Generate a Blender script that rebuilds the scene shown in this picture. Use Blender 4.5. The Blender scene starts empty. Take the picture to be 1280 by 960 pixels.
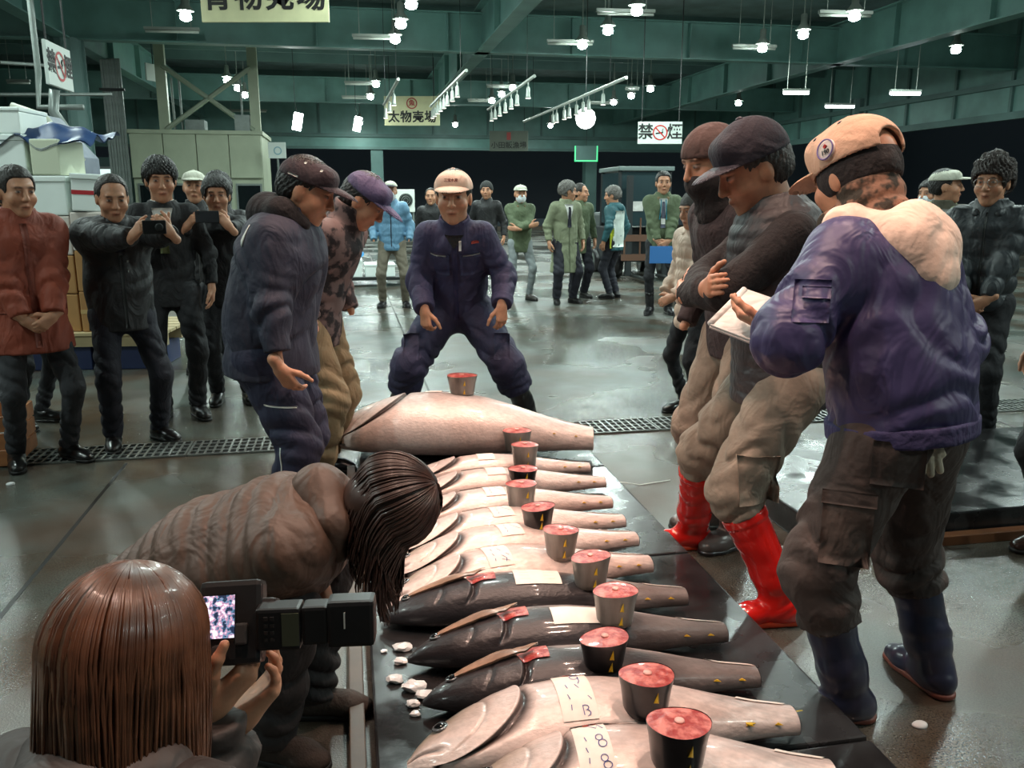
import bpy, bmesh, math, random
import numpy as np
from mathutils import Vector, Matrix

# ------------------------------------------------------------------ camera
FPX, CAMH, PITCH = 1050.0, 1.52, math.atan(233/1050)
scene = bpy.context.scene
col = scene.collection
cam_d = bpy.data.cameras.new('camera')
cam_d.sensor_width = 36.0
cam_d.lens = FPX/1280*36.0
cam_d.clip_end = 300
cam = bpy.data.objects.new('camera', cam_d)
cam.location = (0, 0, CAMH)
cam.rotation_euler = (math.pi/2-PITCH, 0, 0)
col.objects.link(cam)
scene.camera = cam
# ------------------------------------------------------------------ world, exposure
w = bpy.data.worlds.new('night'); scene.world = w; w.use_nodes = True
w.node_tree.nodes['Background'].inputs[0].default_value = (0.35, 0.5, 0.55, 1)
w.node_tree.nodes['Background'].inputs[1].default_value = 0.05
vs = scene.view_settings
vs.view_transform = 'Standard'; vs.look = 'None'; vs.gamma = 1.0; vs.use_curve_mapping = False
vs.exposure = 0.64
LAMP_W = 70.0
SPOT_W = 105.0
try:
    scene.cycles.use_denoising = True
    scene.cycles.max_bounces = 6
    scene.cycles.sample_clamp_indirect = 4.0
except Exception:
    pass

HALL = math.radians(11)          # the hall stands turned to the view
CA, SA = math.cos(HALL), math.sin(HALL)
PC, PS = math.cos(PITCH), math.sin(PITCH)
def ray(px, py):
    dx = (px-640)/FPX; dy = (py-480)/FPX
    return np.array([dx, PC-dy*PS, -PS-dy*PC])
def onz(px, py, z=0.0):          # a point of the place at height z
    d = ray(px, py); t = (z-CAMH)/d[2]
    return np.array([d[0]*t, d[1]*t, z])
def ony(px, py, Y):              # a point of the place at distance Y
    d = ray(px, py); t = Y/d[1]
    return np.array([d[0]*t, Y, CAMH+d[2]*t])
def h2w(u, v, z=0.0): return np.array([u*CA-v*SA, u*SA+v*CA, z])
def w2h(p): return np.array([p[0]*CA+p[1]*SA, -p[0]*SA+p[1]*CA, p[2]])
rnd = random.Random(5)

# ------------------------------------------------------------------ materials
MATS = {}
def mat(name, c, rough=0.6, metal=0.0, var=0.0, vscale=8.0, bump=0.0, bscale=60.0, c2=None, emit=None, estr=0.0,
        attr=False, sss=0.0, coat=0.0, contrast=(0.35, 0.65), spec=0.5, detail=4.0, rvar=0.0, stretch=None, wr=0.0):
    if name in MATS: return MATS[name]
    m = bpy.data.materials.new(name); m.use_nodes = True
    nt = m.node_tree; N = nt.nodes; Lk = nt.links
    b = N['Principled BSDF']
    b.inputs['Base Color'].default_value = (*c, 1)
    b.inputs['Roughness'].default_value = rough
    b.inputs['Metallic'].default_value = metal
    b.inputs['Specular IOR Level'].default_value = spec
    if coat: b.inputs['Coat Weight'].default_value = coat; b.inputs['Coat Roughness'].default_value = 0.08
    if sss:
        b.inputs['Subsurface Weight'].default_value = sss
        b.inputs['Subsurface Radius'].default_value = (0.02, 0.008, 0.004)
        b.inputs['Subsurface Scale'].default_value = 0.4
    tc = N.new('ShaderNodeTexCoord')
    vec = tc.outputs['Object']
    if stretch:
        mp = N.new('ShaderNodeMapping'); mp.inputs['Scale'].default_value = stretch
        Lk.new(vec, mp.inputs['Vector']); vec = mp.outputs['Vector']
    src = None
    if attr:
        at = N.new('ShaderNodeAttribute'); at.attribute_name = 'Col'; src = at.outputs['Color']
    if var or c2:
        nz = N.new('ShaderNodeTexNoise'); nz.inputs['Scale'].default_value = vscale; nz.inputs['Detail'].default_value = detail
        Lk.new(vec, nz.inputs['Vector'])
        rp = N.new('ShaderNodeMapRange'); rp.inputs[1].default_value = contrast[0]; rp.inputs[2].default_value = contrast[1]
        Lk.new(nz.outputs['Fac'], rp.inputs[0])
        mx = N.new('ShaderNodeMix'); mx.data_type = 'RGBA'
        Lk.new(rp.outputs[0], mx.inputs[0])
        if attr:
            mm = N.new('ShaderNodeMix'); mm.data_type = 'RGBA'; mm.blend_type = 'MULTIPLY'; mm.inputs[0].default_value = 1
            Lk.new(src, mm.inputs[6])
            mx.inputs[6].default_value = (1-var,)*3+(1,); mx.inputs[7].default_value = (1+var,)*3+(1,)
            Lk.new(mx.outputs[2], mm.inputs[7]); src = mm.outputs[2]
        else:
            a = c2 if c2 else tuple(x*(1-var) for x in c)
            d = c if c2 else tuple(min(1, x*(1+var)) for x in c)
            mx.inputs[6].default_value = (*a, 1); mx.inputs[7].default_value = (*d, 1)
            src = mx.outputs[2]
        if rvar:
            mr = N.new('ShaderNodeMapRange'); mr.inputs[1].default_value = contrast[0]; mr.inputs[2].default_value = contrast[1]
            mr.inputs[3].default_value = max(0.02, rough-rvar); mr.inputs[4].default_value = min(1, rough+rvar)
            Lk.new(nz.outputs['Fac'], mr.inputs[0]); Lk.new(mr.outputs[0], b.inputs['Roughness'])
    if src is not None: Lk.new(src, b.inputs['Base Color'])
    if bump:
        nb = N.new('ShaderNodeTexNoise'); nb.inputs['Scale'].default_value = bscale; nb.inputs['Detail'].default_value = 3
        Lk.new(vec, nb.inputs['Vector'])
        bp = N.new('ShaderNodeBump'); bp.inputs['Strength'].default_value = bump; bp.inputs['Distance'].default_value = 0.01
        Lk.new(nb.outputs['Fac'], bp.inputs['Height']); Lk.new(bp.outputs['Normal'], b.inputs['Normal'])
        if wr:                    # soft creases of cloth
            nw = N.new('ShaderNodeTexNoise'); nw.inputs['Scale'].default_value = 9; nw.inputs['Detail'].default_value = 2; nw.inputs['Distortion'].default_value = 1.6
            mw = N.new('ShaderNodeMapping'); mw.inputs['Scale'].default_value = (1, 1, 0.6); mw.inputs['Rotation'].default_value = (0.5, 0.4, 0)
            Lk.new(vec, mw.inputs['Vector']); Lk.new(mw.outputs['Vector'], nw.inputs['Vector'])
            b2 = N.new('ShaderNodeBump'); b2.inputs['Strength'].default_value = wr; b2.inputs['Distance'].default_value = 0.05
            Lk.new(nw.outputs['Fac'], b2.inputs['Height']); Lk.new(b2.outputs['Normal'], bp.inputs['Normal'])
    if emit:
        b.inputs['Emission Color'].default_value = (*emit, 1); b.inputs['Emission Strength'].default_value = estr
    MATS[name] = m
    return m
def lin(r, g, b):                # display colour 0-255 to linear
    f = lambda x: (x/255/12.92) if x/255 <= 0.04045 else ((x/255+0.055)/1.055)**2.4
    return (f(r), f(g), f(b))

# ------------------------------------------------------------------ object helpers
def tag(o, label=None, cat=None, group=None, kind=None):
    if label: o['label'] = label
    if cat: o['category'] = cat
    if group: o['group'] = group
    if kind: o['kind'] = kind
    return o
def empty(name, loc=(0, 0, 0), rz=0.0, parent=None):
    o = bpy.data.objects.new(name, None); o.empty_display_size = 0.1
    o.location = loc; o.rotation_euler = (0, 0, rz); col.objects.link(o)
    if parent: o.parent = parent
    return o
def link(name, me, m=None, parent=None, loc=(0, 0, 0), rz=0.0):
    o = bpy.data.objects.new(name, me); col.objects.link(o)
    if m is not None and len(me.materials) == 0: me.materials.append(m)
    o.location = loc; o.rotation_euler = (0, 0, rz)
    if parent: o.parent = parent
    return o
def npmesh(name, v, f, smooth=True, colr=None):
    v = np.asarray(v, dtype=np.float32); f = np.asarray(f, dtype=np.int32)
    me = bpy.data.meshes.new(name)
    n = f.shape[1]
    me.vertices.add(len(v)); me.vertices.foreach_set('co', v.ravel())
    me.loops.add(f.size); me.loops.foreach_set('vertex_index', f.ravel())
    me.polygons.add(len(f)); me.polygons.foreach_set('loop_start', np.arange(0, f.size, n, dtype=np.int32))
    if smooth: me.polygons.foreach_set('use_smooth', np.ones(len(f), dtype=bool))
    me.update(calc_edges=True)
    if colr is not None:
        at = me.attributes.new('Col', 'FLOAT_COLOR', 'POINT')
        c4 = np.ones((len(v), 4), dtype=np.float32); c4[:, :3] = colr
        at.data.foreach_set('color', c4.ravel())
    return me
class MB:                        # collects simple shapes for one mesh
    def __init__(s): s.v = []; s.f = []
    def add(s, vs, fs):
        o = len(s.v); s.v += [tuple(map(float, p)) for p in vs]; s.f += [tuple(i+o for i in q) for q in fs]; return s
    def box(s, c, h, R=None, taper=1.0):
        c = np.array(c, float); vs = []
        for z in (-1, 1):
            t = taper if z > 0 else 1.0
            for x, y in ((-1, -1), (1, -1), (1, 1), (-1, 1)):
                p = np.array([x*h[0]*t, y*h[1]*t, z*h[2]], float)
                if R is not None: p = R @ p
                vs.append(c+p)
        return s.add(vs, [(3, 2, 1, 0), (4, 5, 6, 7), (0, 1, 5, 4), (1, 2, 6, 5), (2, 3, 7, 6), (3, 0, 4, 7)])
    def box2(s, lo, hi):
        lo = np.array(lo, float); hi = np.array(hi, float); return s.box((lo+hi)/2, (hi-lo)/2)
    def tube(s, pts, r, n=8, cap=True, flat=1.0, flatdir=None):
        pts = [np.array(p, float) for p in pts]; rr = r if hasattr(r, '__len__') else [r]*len(pts)
        vs = []; fs = []; up = None
        for i, p in enumerate(pts):
            t = pts[min(i+1, len(pts)-1)]-pts[max(i-1, 0)]; t = t/(np.linalg.norm(t)+1e-9)
            if up is None:
                up = np.array(flatdir, float) if flatdir is not None else np.array([0, 0, 1.0])
                if abs(up @ t) > 0.95: up = np.array([1.0, 0, 0])
            sd = np.cross(t, up); sd /= np.linalg.norm(sd)+1e-9
            up = np.cross(sd, t)
            for k in range(n):
                a = 2*math.pi*(k+0.5)/n
                vs.append(p+rr[i]*(math.cos(a)*sd+flat*math.sin(a)*up))
        for i in range(len(pts)-1):
            for k in range(n):
                k2 = (k+1) % n
                fs.append((i*n+k, i*n+k2, (i+1)*n+k2, (i+1)*n+k))
        if cap:
            fs.append(tuple(range(n-1, -1, -1))); m = (len(pts)-1)*n; fs.append(tuple(m+k for k in range(n)))
        return s.add(vs, fs)
    def lathe(s, prof, n=16, c=(0, 0, 0), sx=1.0, sy=1.0):
        vs = []; fs = []
        for r, z in prof:
            for k in range(n):
                a = 2*math.pi*k/n; vs.append((c[0]+r*math.cos(a)*sx, c[1]+r*math.sin(a)*sy, c[2]+z))
        for i in range(len(prof)-1):
            for k in range(n):
                k2 = (k+1) % n; fs.append((i*n+k, i*n+k2, (i+1)*n+k2, (i+1)*n+k))
        fs.append(tuple(range(n-1, -1, -1))); m = (len(prof)-1)*n; fs.append(tuple(m+k for k in range(n)))
        return s.add(vs, fs)
    def mesh(s, name, smooth=False, bevel=0.0):
        me = bpy.data.meshes.new(name); me.from_pydata(s.v, [], s.f); me.update()
        if bevel:
            bm = bmesh.new(); bm.from_mesh(me)
            bmesh.ops.bevel(bm, geom=bm.edges[:], offset=bevel, segments=2, affect='EDGES', profile=0.6)
            bm.to_mesh(me); bm.free()
        if smooth: me.polygons.foreach_set('use_smooth', [True]*len(me.polygons))
        return me
    def build(s, name, m=None, parent=None, smooth=False, bevel=0.0, loc=(0, 0, 0), rz=0.0):
        return link(name, s.mesh(name, smooth, bevel), m, parent, loc, rz)
def hbox(name, u, v, z, m, parent=None, bevel=0.0, extra=None):
    """box of the hall given by its (u0,u1), (v0,v1), (z0,z1)"""
    cu, cv = (u[0]+u[1])/2, (v[0]+v[1])/2
    mb = MB().box(((0, 0, (z[0]+z[1])/2)), ((u[1]-u[0])/2, (v[1]-v[0])/2, (z[1]-z[0])/2))
    if parent is not None:
        pu, pv = parent['uv']
        return mb.build(name, m, parent, bevel=bevel, loc=(cu-pu, cv-pv, 0))
    o = mb.build(name, m, None, bevel=bevel, loc=tuple(h2w(cu, cv)), rz=HALL)
    o['uv'] = (cu, cv)
    return o
def struct(o): o['kind'] = 'structure'; return o
def text_mesh(s, size, depth=0.0, align='CENTER', bold=0.0):
    cu = bpy.data.curves.new('lettering', 'FONT'); cu.body = s; cu.size = size; cu.align_x = align; cu.align_y = 'CENTER'
    cu.extrude = depth; cu.offset = bold; cu.resolution_u = 3
    o = bpy.data.objects.new('lettering', cu); col.objects.link(o)
    bpy.context.view_layer.update()
    me = bpy.data.meshes.new_from_object(o.evaluated_get(bpy.context.evaluated_depsgraph_get()))
    bpy.data.objects.remove(o); bpy.data.curves.remove(cu)
    return me
def strip_uv():
    for o in scene.objects:
        if 'uv' in o: del o['uv']

# ------------------------------------------------------------------ implicit surfaces
def unit(v): v = np.asarray(v, float); return v/(np.linalg.norm(v)+1e-12)
def warp(P):
    x, y, z = P[..., 0], P[..., 1], P[..., 2]
    a = 0.5*np.sin(9*z+4*x)
    return 1.5*np.sin(21*x+6*y+1+a)+1.4*np.sin(19*y-9*z+2+a)+1.0*np.sin(11*z+13*x)+0.6*np.sin(37*x-23*z+29*y+3)
class Vol:
    def __init__(s): s.ops = []
    def add(s, f, lo, hi, k=0.02, sub=False):
        s.ops.append((f, np.array(lo, float), np.array(hi, float), k, sub)); return s
    def cone(s, a, b, r1, r2, k=0.02, fa=False, fb=False, sq=None, fold=None, quilt=None, sub=False):
        a = np.array(a, np.float32); b = np.array(b, np.float32); R = float(max(r1, r2)*1.02+0.012); r1, r2 = float(r1), float(r2)
        L = float(np.linalg.norm(b-a))
        if sq is not None: ax, fac = unit(sq[0]).astype(np.float32), float(sq[1])
        def f(P):
            Q = P-a; bb = b-a
            W = warp(P) if fold is not None else 0
            un = (Q @ bb)/(L*L+1e-12)
            if sq is not None:
                Q = Q+np.multiply.outer((Q @ ax)*(1/fac-1), ax); bb = bb+ax*((bb @ ax)*(1/fac-1))
            t = np.clip((Q @ bb)/(bb @ bb+1e-12), 0, 1)
            d = np.linalg.norm(Q-np.multiply.outer(t, bb), axis=-1)-(r1+(r2-r1)*t)
            if sq is not None: d = d*min(1.0, 0.5+fac/2)
            if fold is not None:
                amp, wl, ph = fold[:3]; t0 = fold[3] if len(fold) > 3 else 0.5; tw = fold[4] if len(fold) > 4 else 2.0
                msk = 0.25+0.75*(0.5+0.5*np.sin(9*P[..., 0]+5*P[..., 2]+ph*3)*np.sin(8*P[..., 1]-7*P[..., 2]+ph))
                d = d+amp*1.35*(1.2-2.2*np.abs(np.sin(math.pi*un*L/wl*0.8+ph+0.75*W)))*msk*np.exp(-((un-t0)/tw)**2)
            if quilt is not None:
                d = d-quilt[0]*(np.abs(np.sin(math.pi*un*L/quilt[1]+(quilt[2] if len(quilt) > 2 else 0)))**0.6-0.6)
            if fa: d = np.maximum(d, -un*L)
            if fb: d = np.maximum(d, (un-1)*L)
            return d
        return s.add(f, np.minimum(a, b)-R, np.maximum(a, b)+R, k, sub)
    def ell(s, c, rad, R=None, k=0.02, sub=False):
        c = np.array(c, np.float32); rad = np.array(rad, np.float32); R = np.eye(3, dtype=np.float32) if R is None else np.array(R, np.float32)
        m = float(rad.max())
        def f(P):
            q = (P-c) @ R
            k0 = np.linalg.norm(q/rad, axis=-1); k1 = np.linalg.norm(q/(rad*rad), axis=-1)
            return k0*(k0-1)/(k1+1e-9)
        return s.add(f, c-m, c+m, k, sub)
    def box(s, c, h, R=None, r=0.01, k=0.01, sub=False):
        c = np.array(c, np.float32); h = np.array(h, np.float32); r = float(r); R = np.eye(3, dtype=np.float32) if R is None else np.array(R, np.float32)
        m = float(np.linalg.norm(h))
        def f(P):
            q = np.abs((P-c) @ R)-(h-r)
            return np.linalg.norm(np.maximum(q, 0), axis=-1)+np.minimum(q.max(-1), 0)-r
        return s.add(f, c-m, c+m, k, sub)
    def plane(s, p, n, lo, hi, k=0.004):     # cut away the side n points to
        p = np.array(p, np.float32); n = unit(n).astype(np.float32)
        return s.add(lambda P: -((P-p) @ n), lo, hi, k, True)
    def ev(s, P):
        P = np.asarray(P, float); V = np.full(P.shape[:-1], 1.0)
        for f, lo, hi, k, sub in s.ops: V = comb(V, f(P), k, sub)
        return V
    def mesh(s, vx, noise=None):
        lo = np.min([o[1] for o in s.ops if not o[4]], 0)-3*vx; hi = np.max([o[2] for o in s.ops if not o[4]], 0)+3*vx
        n = np.ceil((hi-lo)/vx).astype(int)+1
        V = np.full(n, 1.0, dtype=np.float32)
        ax = [(lo[i]+vx*np.arange(n[i])).astype(np.float32) for i in range(3)]
        for f, l, h, k, sub in s.ops:
            i0 = np.clip(np.floor((l-lo-k-3*vx)/vx).astype(int), 0, n); i1 = np.clip(np.ceil((h-lo+k+3*vx)/vx).astype(int)+1, 0, n)
            if (i1 <= i0).any(): continue
            sl = tuple(slice(i0[i], i1[i]) for i in range(3))
            G = np.stack(np.meshgrid(*[ax[i][sl[i]] for i in range(3)], indexing='ij'), -1)
            V[sl] = comb(V[sl], f(G), k, sub)
        return surfnet(V, lo, vx)
    def trace(s, o, d, tmax=1.0):            # first surface point from o along d
        o = np.array(o, float); d = unit(d); t = 0.0
        for _ in range(60):
            x = float(s.ev(o+d*t))
            if x < 0.0005: return o+d*t
            t += max(x*0.7, 0.0008)
            if t > tmax: break
        return None
def comb(V, d, k, sub):
    if sub:
        a, b = -V, d
        h = np.maximum(k-np.abs(a-b), 0)/max(k, 1e-6)
        return -(np.minimum(a, b)-h*h*k*0.25)
    h = np.maximum(k-np.abs(V-d), 0)/max(k, 1e-6)
    return np.minimum(V, d)-h*h*k*0.25
CORN = np.array([(i, j, k) for i in (0, 1) for j in (0, 1) for k in (0, 1)])
EDG = [(a, b) for a in range(8) for b in range(a+1, 8) if np.abs(CORN[a]-CORN[b]).sum() == 1]
def surfnet(V, lo, vx):
    S = V < 0
    cnt = np.zeros(np.array(V.shape)-1, dtype=np.int8)
    for c in CORN:
        cnt += S[c[0]:V.shape[0]-1+c[0], c[1]:V.shape[1]-1+c[1], c[2]:V.shape[2]-1+c[2]]
    act = (cnt > 0) & (cnt < 8)
    I = np.argwhere(act)
    idx = np.full(act.shape, -1, dtype=np.int32); idx[act] = np.arange(len(I))
    acc = np.zeros((len(I), 3)); num = np.zeros(len(I))
    for a, b in EDG:
        A = I+CORN[a]; B = I+CORN[b]
        va = V[A[:, 0], A[:, 1], A[:, 2]]; vb = V[B[:, 0], B[:, 1], B[:, 2]]
        m = (va < 0) != (vb < 0)
        t = np.where(m, va/(va-vb+1e-12), 0)
        acc += m[:, None]*(CORN[a]+t[:, None]*(CORN[b]-CORN[a])); num += m
    vt = lo+vx*(I+acc/np.maximum(num, 1)[:, None])
    fs = []
    for d in range(3):
        e, g = (d+1) % 3, (d+2) % 3
        sa = [slice(None)]*3; sb = [slice(None)]*3
        sa[d] = slice(0, -1); sb[d] = slice(1, None)
        A = S[tuple(sa)]; B = S[tuple(sb)]
        ch = A != B
        K = np.argwhere(ch)
        K = K[(K[:, e] > 0) & (K[:, g] > 0) & (K[:, e] < V.shape[e]-1) & (K[:, g] < V.shape[g]-1)]
        ins = A[K[:, 0], K[:, 1], K[:, 2]]
        def cell(de, dg):
            Q = K.copy(); Q[:, e] += de; Q[:, g] += dg; return idx[Q[:, 0], Q[:, 1], Q[:, 2]]
        q = np.stack([cell(-1, -1), cell(0, -1), cell(0, 0), cell(-1, 0)], 1)
        q[~ins] = q[~ins][:, ::-1]
        fs.append(q)
    fs = np.concatenate(fs); fs = fs[(fs >= 0).all(1)]
    return vt, fs
def join_arr(parts):
    vs, fs, o = [], [], 0
    for v, f in parts:
        vs.append(v); fs.append(f+o); o += len(v)
    return np.concatenate(vs), np.concatenate(fs)
# ================================================================== the hall
TEAL = mat('teal painted steel', lin(98, 138, 131), 0.45, var=0.16, vscale=1.3)
TEAL2 = mat('dull teal sheet', lin(84, 112, 108), 0.6, var=0.18, vscale=0.9)
TEALD = mat('dark teal deck', lin(96, 120, 118), 0.7, var=0.2, vscale=2)
CREAM = mat('cream sheet metal', lin(168, 176, 152), 0.5, var=0.07, vscale=2)
GREYM = mat('grey steel', lin(120, 128, 124), 0.4, 0.3, var=0.1)
DARK = mat('dark steel', lin(34, 36, 36), 0.5, 0.2)
BLACK = mat('black plastic', lin(16, 16, 17), 0.4)
WHITE = mat('white enamel', lin(215, 220, 214), 0.45)
GLASS_D = mat('dark window glass', lin(20, 26, 28), 0.08)
RED = mat('sign red', lin(190, 34, 36), 0.5)
INK = mat('black lettering', lin(24, 24, 24), 0.6)

def floor_material():
    m = bpy.data.materials.new('wet concrete'); m.use_nodes = True
    nt = m.node_tree; N = nt.nodes; L = nt.links; b = N['Principled BSDF']
    tc = N.new('ShaderNodeTexCoord')
    def noise(sc, det=5, rough=0.55):
        n = N.new('ShaderNodeTexNoise'); n.inputs['Scale'].default_value = sc; n.inputs['Detail'].default_value = det
        n.inputs['Roughness'].default_value = rough; L.new(tc.outputs['Object'], n.inputs['Vector']); return n
    def rng(src, a, c, lo, hi):
        r = N.new('ShaderNodeMapRange'); r.inputs[1].default_value = a; r.inputs[2].default_value = c
        r.inputs[3].default_value = lo; r.inputs[4].default_value = hi; L.new(src, r.inputs[0]); return r.outputs[0]
    n1 = noise(0.55, 4); n2 = noise(1.7, 6); n3 = noise(160, 2, 0.7)
    mx = N.new('ShaderNodeMix'); mx.data_type = 'RGBA'
    mx.inputs[6].default_value = (*lin(74, 60, 48), 1); mx.inputs[7].default_value = (*lin(84, 90, 85), 1)
    L.new(rng(n2.outputs['Fac'], 0.36, 0.64, 0, 1), mx.inputs[0])
    m2 = N.new('ShaderNodeMix'); m2.data_type = 'RGBA'; m2.blend_type = 'MULTIPLY'; m2.inputs[0].default_value = 1
    L.new(mx.outputs[2], m2.inputs[6])
    g = N.new('ShaderNodeCombineColor'); s = rng(n3.outputs['Fac'], 0.35, 0.65, 0.6, 1.25)
    for i in range(3): L.new(s, g.inputs[i])
    L.new(g.outputs[0], m2.inputs[7])
    L.new(m2.outputs[2], b.inputs['Base Color'])
    ra = rng(n1.outputs['Fac'], 0.42, 0.6, 0.12, 0.42)
    L.new(ra, b.inputs['Roughness'])
    b.inputs['Specular IOR Level'].default_value = 0.75
    bp = N.new('ShaderNodeBump'); bp.inputs['Strength'].default_value = 0.35; bp.inputs['Distance'].default_value = 0.004
    L.new(n3.outputs['Fac'], bp.inputs['Height']); L.new(bp.outputs['Normal'], b.inputs['Normal'])
    return m
FLOORM = floor_material()
fl = struct(hbox('floor', (-32, 36), (-8, 46), (-0.2, 0.0), FLOORM))
# joints between the poured slabs, the drain channel
JT = mat('floor joint', lin(22, 18, 15), 0.5)
for u0 in (-1.32, 4.4, -6.8):
    hbox('slab_joint', (u0-0.009, u0+0.009), (-6, 5.05), (-0.01, 0.0012), JT, fl)
for u0 in (0.6, 7.0, -4.2):
    hbox('slab_joint', (u0-0.009, u0+0.009), (5.55, 40), (-0.01, 0.0012), JT, fl)
for v0 in (11.2, 17.5, 24.0):
    hbox('slab_joint', (-20, 18), (v0-0.01, v0+0.01), (-0.01, 0.0012), JT, fl)
GR = mat('galvanised grating', lin(120, 124, 120), 0.35, 0.6, var=0.2)
PIT = mat('drain pit', lin(12, 12, 12), 0.6)
GV = (5.12, 5.42)
def grating(u0, u1):
    n = int((u1-u0)/0.045)
    mb = MB()
    for i in range(n+1):
        u = u0+(u1-u0)*i/n-(u0+u1)/2; mb.box((u, 0, 0.006), (0.006, 0.15, 0.006))
    for k in range(5): mb.box((0, -0.15+0.075*k, 0.006), ((u1-u0)/2, 0.005, 0.005))
    return mb
pit = struct(hbox('trim_1', (-9, 9), GV, (-0.01, 0.002), PIT))
gm = None
for i in range(18):
    u0 = -9+i*1.0
    c = h2w(u0+0.5, sum(GV)/2)
    if gm is None: gm = grating(0.01, 0.99).mesh('drain_grating'); gm.materials.append(GR)
    o = link('drain_grating', gm, None, pit, loc=(u0+0.5-pit['uv'][0], 0, 0.0))

# roof deck, girders
roof = struct(hbox('ceiling', (-32, 36), (-8, 46), (6.35, 6.5), TEALD))
TZ, BZ = 5.85, 5.0
def girder_t(v, u0, u1, z0=BZ, z1=TZ):
    g = struct(hbox('ceiling_girder', (u0, u1), (v-0.012, v+0.012), (z0, z1), TEAL))
    hbox('flange', (u0, u1), (v-0.16, v+0.16), (z0-0.03, z0), TEAL, g)
    hbox('flange', (u0, u1), (v-0.16, v+0.16), (z1, z1+0.03), TEAL, g)
    u = u0+1.6
    while u < u1-0.5:
        hbox('stiffener', (u-0.012, u+0.012), (v-0.15, v+0.15), (z0, z1), TEAL, g); u += 3.1
    return g
def girder_l(u, v0, v1, z0=BZ, z1=TZ+0.1, step=3.1):
    g = struct(hbox('ceiling_girder', (u-0.012, u+0.012), (v0, v1), (z0, z1), TEAL))
    hbox('flange', (u-0.17, u+0.17), (v0, v1), (z0-0.03, z0), TEAL, g)
    hbox('flange', (u-0.17, u+0.17), (v0, v1), (z1, z1+0.03), TEAL, g)
    v = v0+1.2
    while v < v1-0.5:
        hbox('stiffener', (u-0.15, u+0.15), (v-0.012, v+0.012), (z0, z1), TEAL, g); v += step
    return g
for v in (-3.0, 9.8, 21.6, 33.6): girder_t(v, -30, 18.4)
for u in (-15.4, -6.0, 3.45, 13.0): girder_l(u, -7, 41)
for v in np.arange(-5.5, 41, 2.05):          # purlins under the deck
    if min(abs(v-x) for x in (-3, 9.8, 21.6, 33.6)) < 0.7: continue
    struct(hbox('ceiling_purlin', (-30, 18.4), (v-0.05, v+0.05), (6.05, 6.35), TEAL2))
# columns
def column(u, v, r, h, m=TEAL2):
    mb = MB().lathe([(r, 0), (r, h)], 12)
    c = mb.build('column', m, None, smooth=False, loc=tuple(h2w(u, v)), rz=HALL); struct(c); c['uv'] = (u, v)
    hbox('column_base', (u-r*1.3, u+r*1.3), (v-r*1.3, v+r*1.3), (0, 0.12), m, c)
    hbox('column_flange', (u-r*1.15, u+r*1.15), (v-0.02, v+0.02), (0, h), m, c)
    hbox('column_flange', (u-0.02, u+0.02), (v-r*1.15, v+r*1.15), (0, h), m, c)
    return c
column(-6.0, 21.6, 0.33, 5.0); column(18.5, 29.0, 0.3, 5.0)
column(-15.4, 21.6, 0.33, 5.0); column(-6.0, -3, 0.33, 5.0); column(13.0, -3, 0.3, 5.0); column(-15.4, 33.6, 0.3, 5.0)
# back wall: header band above the dark loading doors
bw = struct(hbox('wall_back', (-32, 19), (41.0, 41.3), (3.75, 6.35), TEAL))
hbox('header_rail', (-32, 19), (40.85, 41.0), (4.25, 4.4), TEAL2, bw)
hbox('header_rail', (-32, 19), (40.8, 41.0), (3.7, 3.82), TEAL2, bw)
for u in np.arange(-14, 18, 2.6): hbox('sheet_rib', (u-0.04, u+0.04), (40.93, 41.0), (4.4, 6.3), TEAL2, bw)
for u in (-24, -11.5, 1.55, 2.9+9.0): hbox('door_pier', (u-0.28, u+0.28), (40.9, 41.5), (0, 3.75), TEAL2, bw)
hbox('door_curb', (-32, 19), (41.0, 41.4), (0.0, 0.14), mat('brown curb', lin(70, 60, 50), 0.7), bw)
# right wall: header over the open bays
rw = struct(hbox('wall_right', (18.5, 18.8), (-8, 41), (3.75, 6.35), TEAL))
hbox('header_rail', (18.3, 18.5), (-8, 41), (3.65, 3.85), TEAL2, rw)
hbox('header_rail', (18.35, 18.5), (-8, 41), (4.55, 4.7), TEAL2, rw)
for v in np.arange(-6, 40, 2.3): hbox('sheet_rib', (18.42, 18.5), (v-0.05, v+0.05), (3.85, 6.3), TEAL2, rw)
# outdoor end of the bays: dark yard ground and far dark wall seen through the doors
YARD = mat('dark yard wall', lin(112, 116, 122), 0.9)
struct(hbox('wall_yard', (-40, 60), (62, 62.4), (0, 9), YARD))
struct(hbox('wall_yard_side', (44, 44.4), (-10, 62), (0, 9), YARD))
lw = struct(hbox('wall_left', (-22.3, -22), (-8, 41), (0, 6.35), TEAL2))
for v in np.arange(-6, 40, 2.3): hbox('sheet_rib', (-22, -21.9), (v-0.05, v+0.05), (0, 6.3), TEAL2, lw)

# ------------------------------------------------------------------ booth with cross-braced frame on its roof
BO = empty('site_booth', tuple(h2w(-3.9, 25.5)), HALL); BO['uv'] = (-3.9, 25.5)
tag(BO, 'cream sheet-metal office booth with cross-braced posts on its roof, left background', 'booth')
hbox('booth_body', (-5.6, -2.2), (25, 27.6), (0, 2.0), CREAM, BO)
for i in range(4):
    u0 = -5.6+i*0.85
    hbox('fascia_panel', (u0+0.012, u0+0.838), (24.86, 25.0), (2.05, 3.2), CREAM, BO)
hbox('fascia_back', (-5.6, -2.2), (25.0, 27.6), (2.0, 3.2), CREAM, BO)
hbox('roof_edge', (-5.66, -2.14), (24.8, 27.7), (3.2, 3.3), CREAM, BO)
for i in range(4):
    u0 = -5.5+i*0.85
    f = hbox('window', (u0, u0+0.7), (24.95, 25.0), (0.95, 1.9), GREYM, BO)
    g = MB().box((0, -0.03, 1.425), (0.30, 0.01, 0.42)).build('pane', GLASS_D, f)
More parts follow.
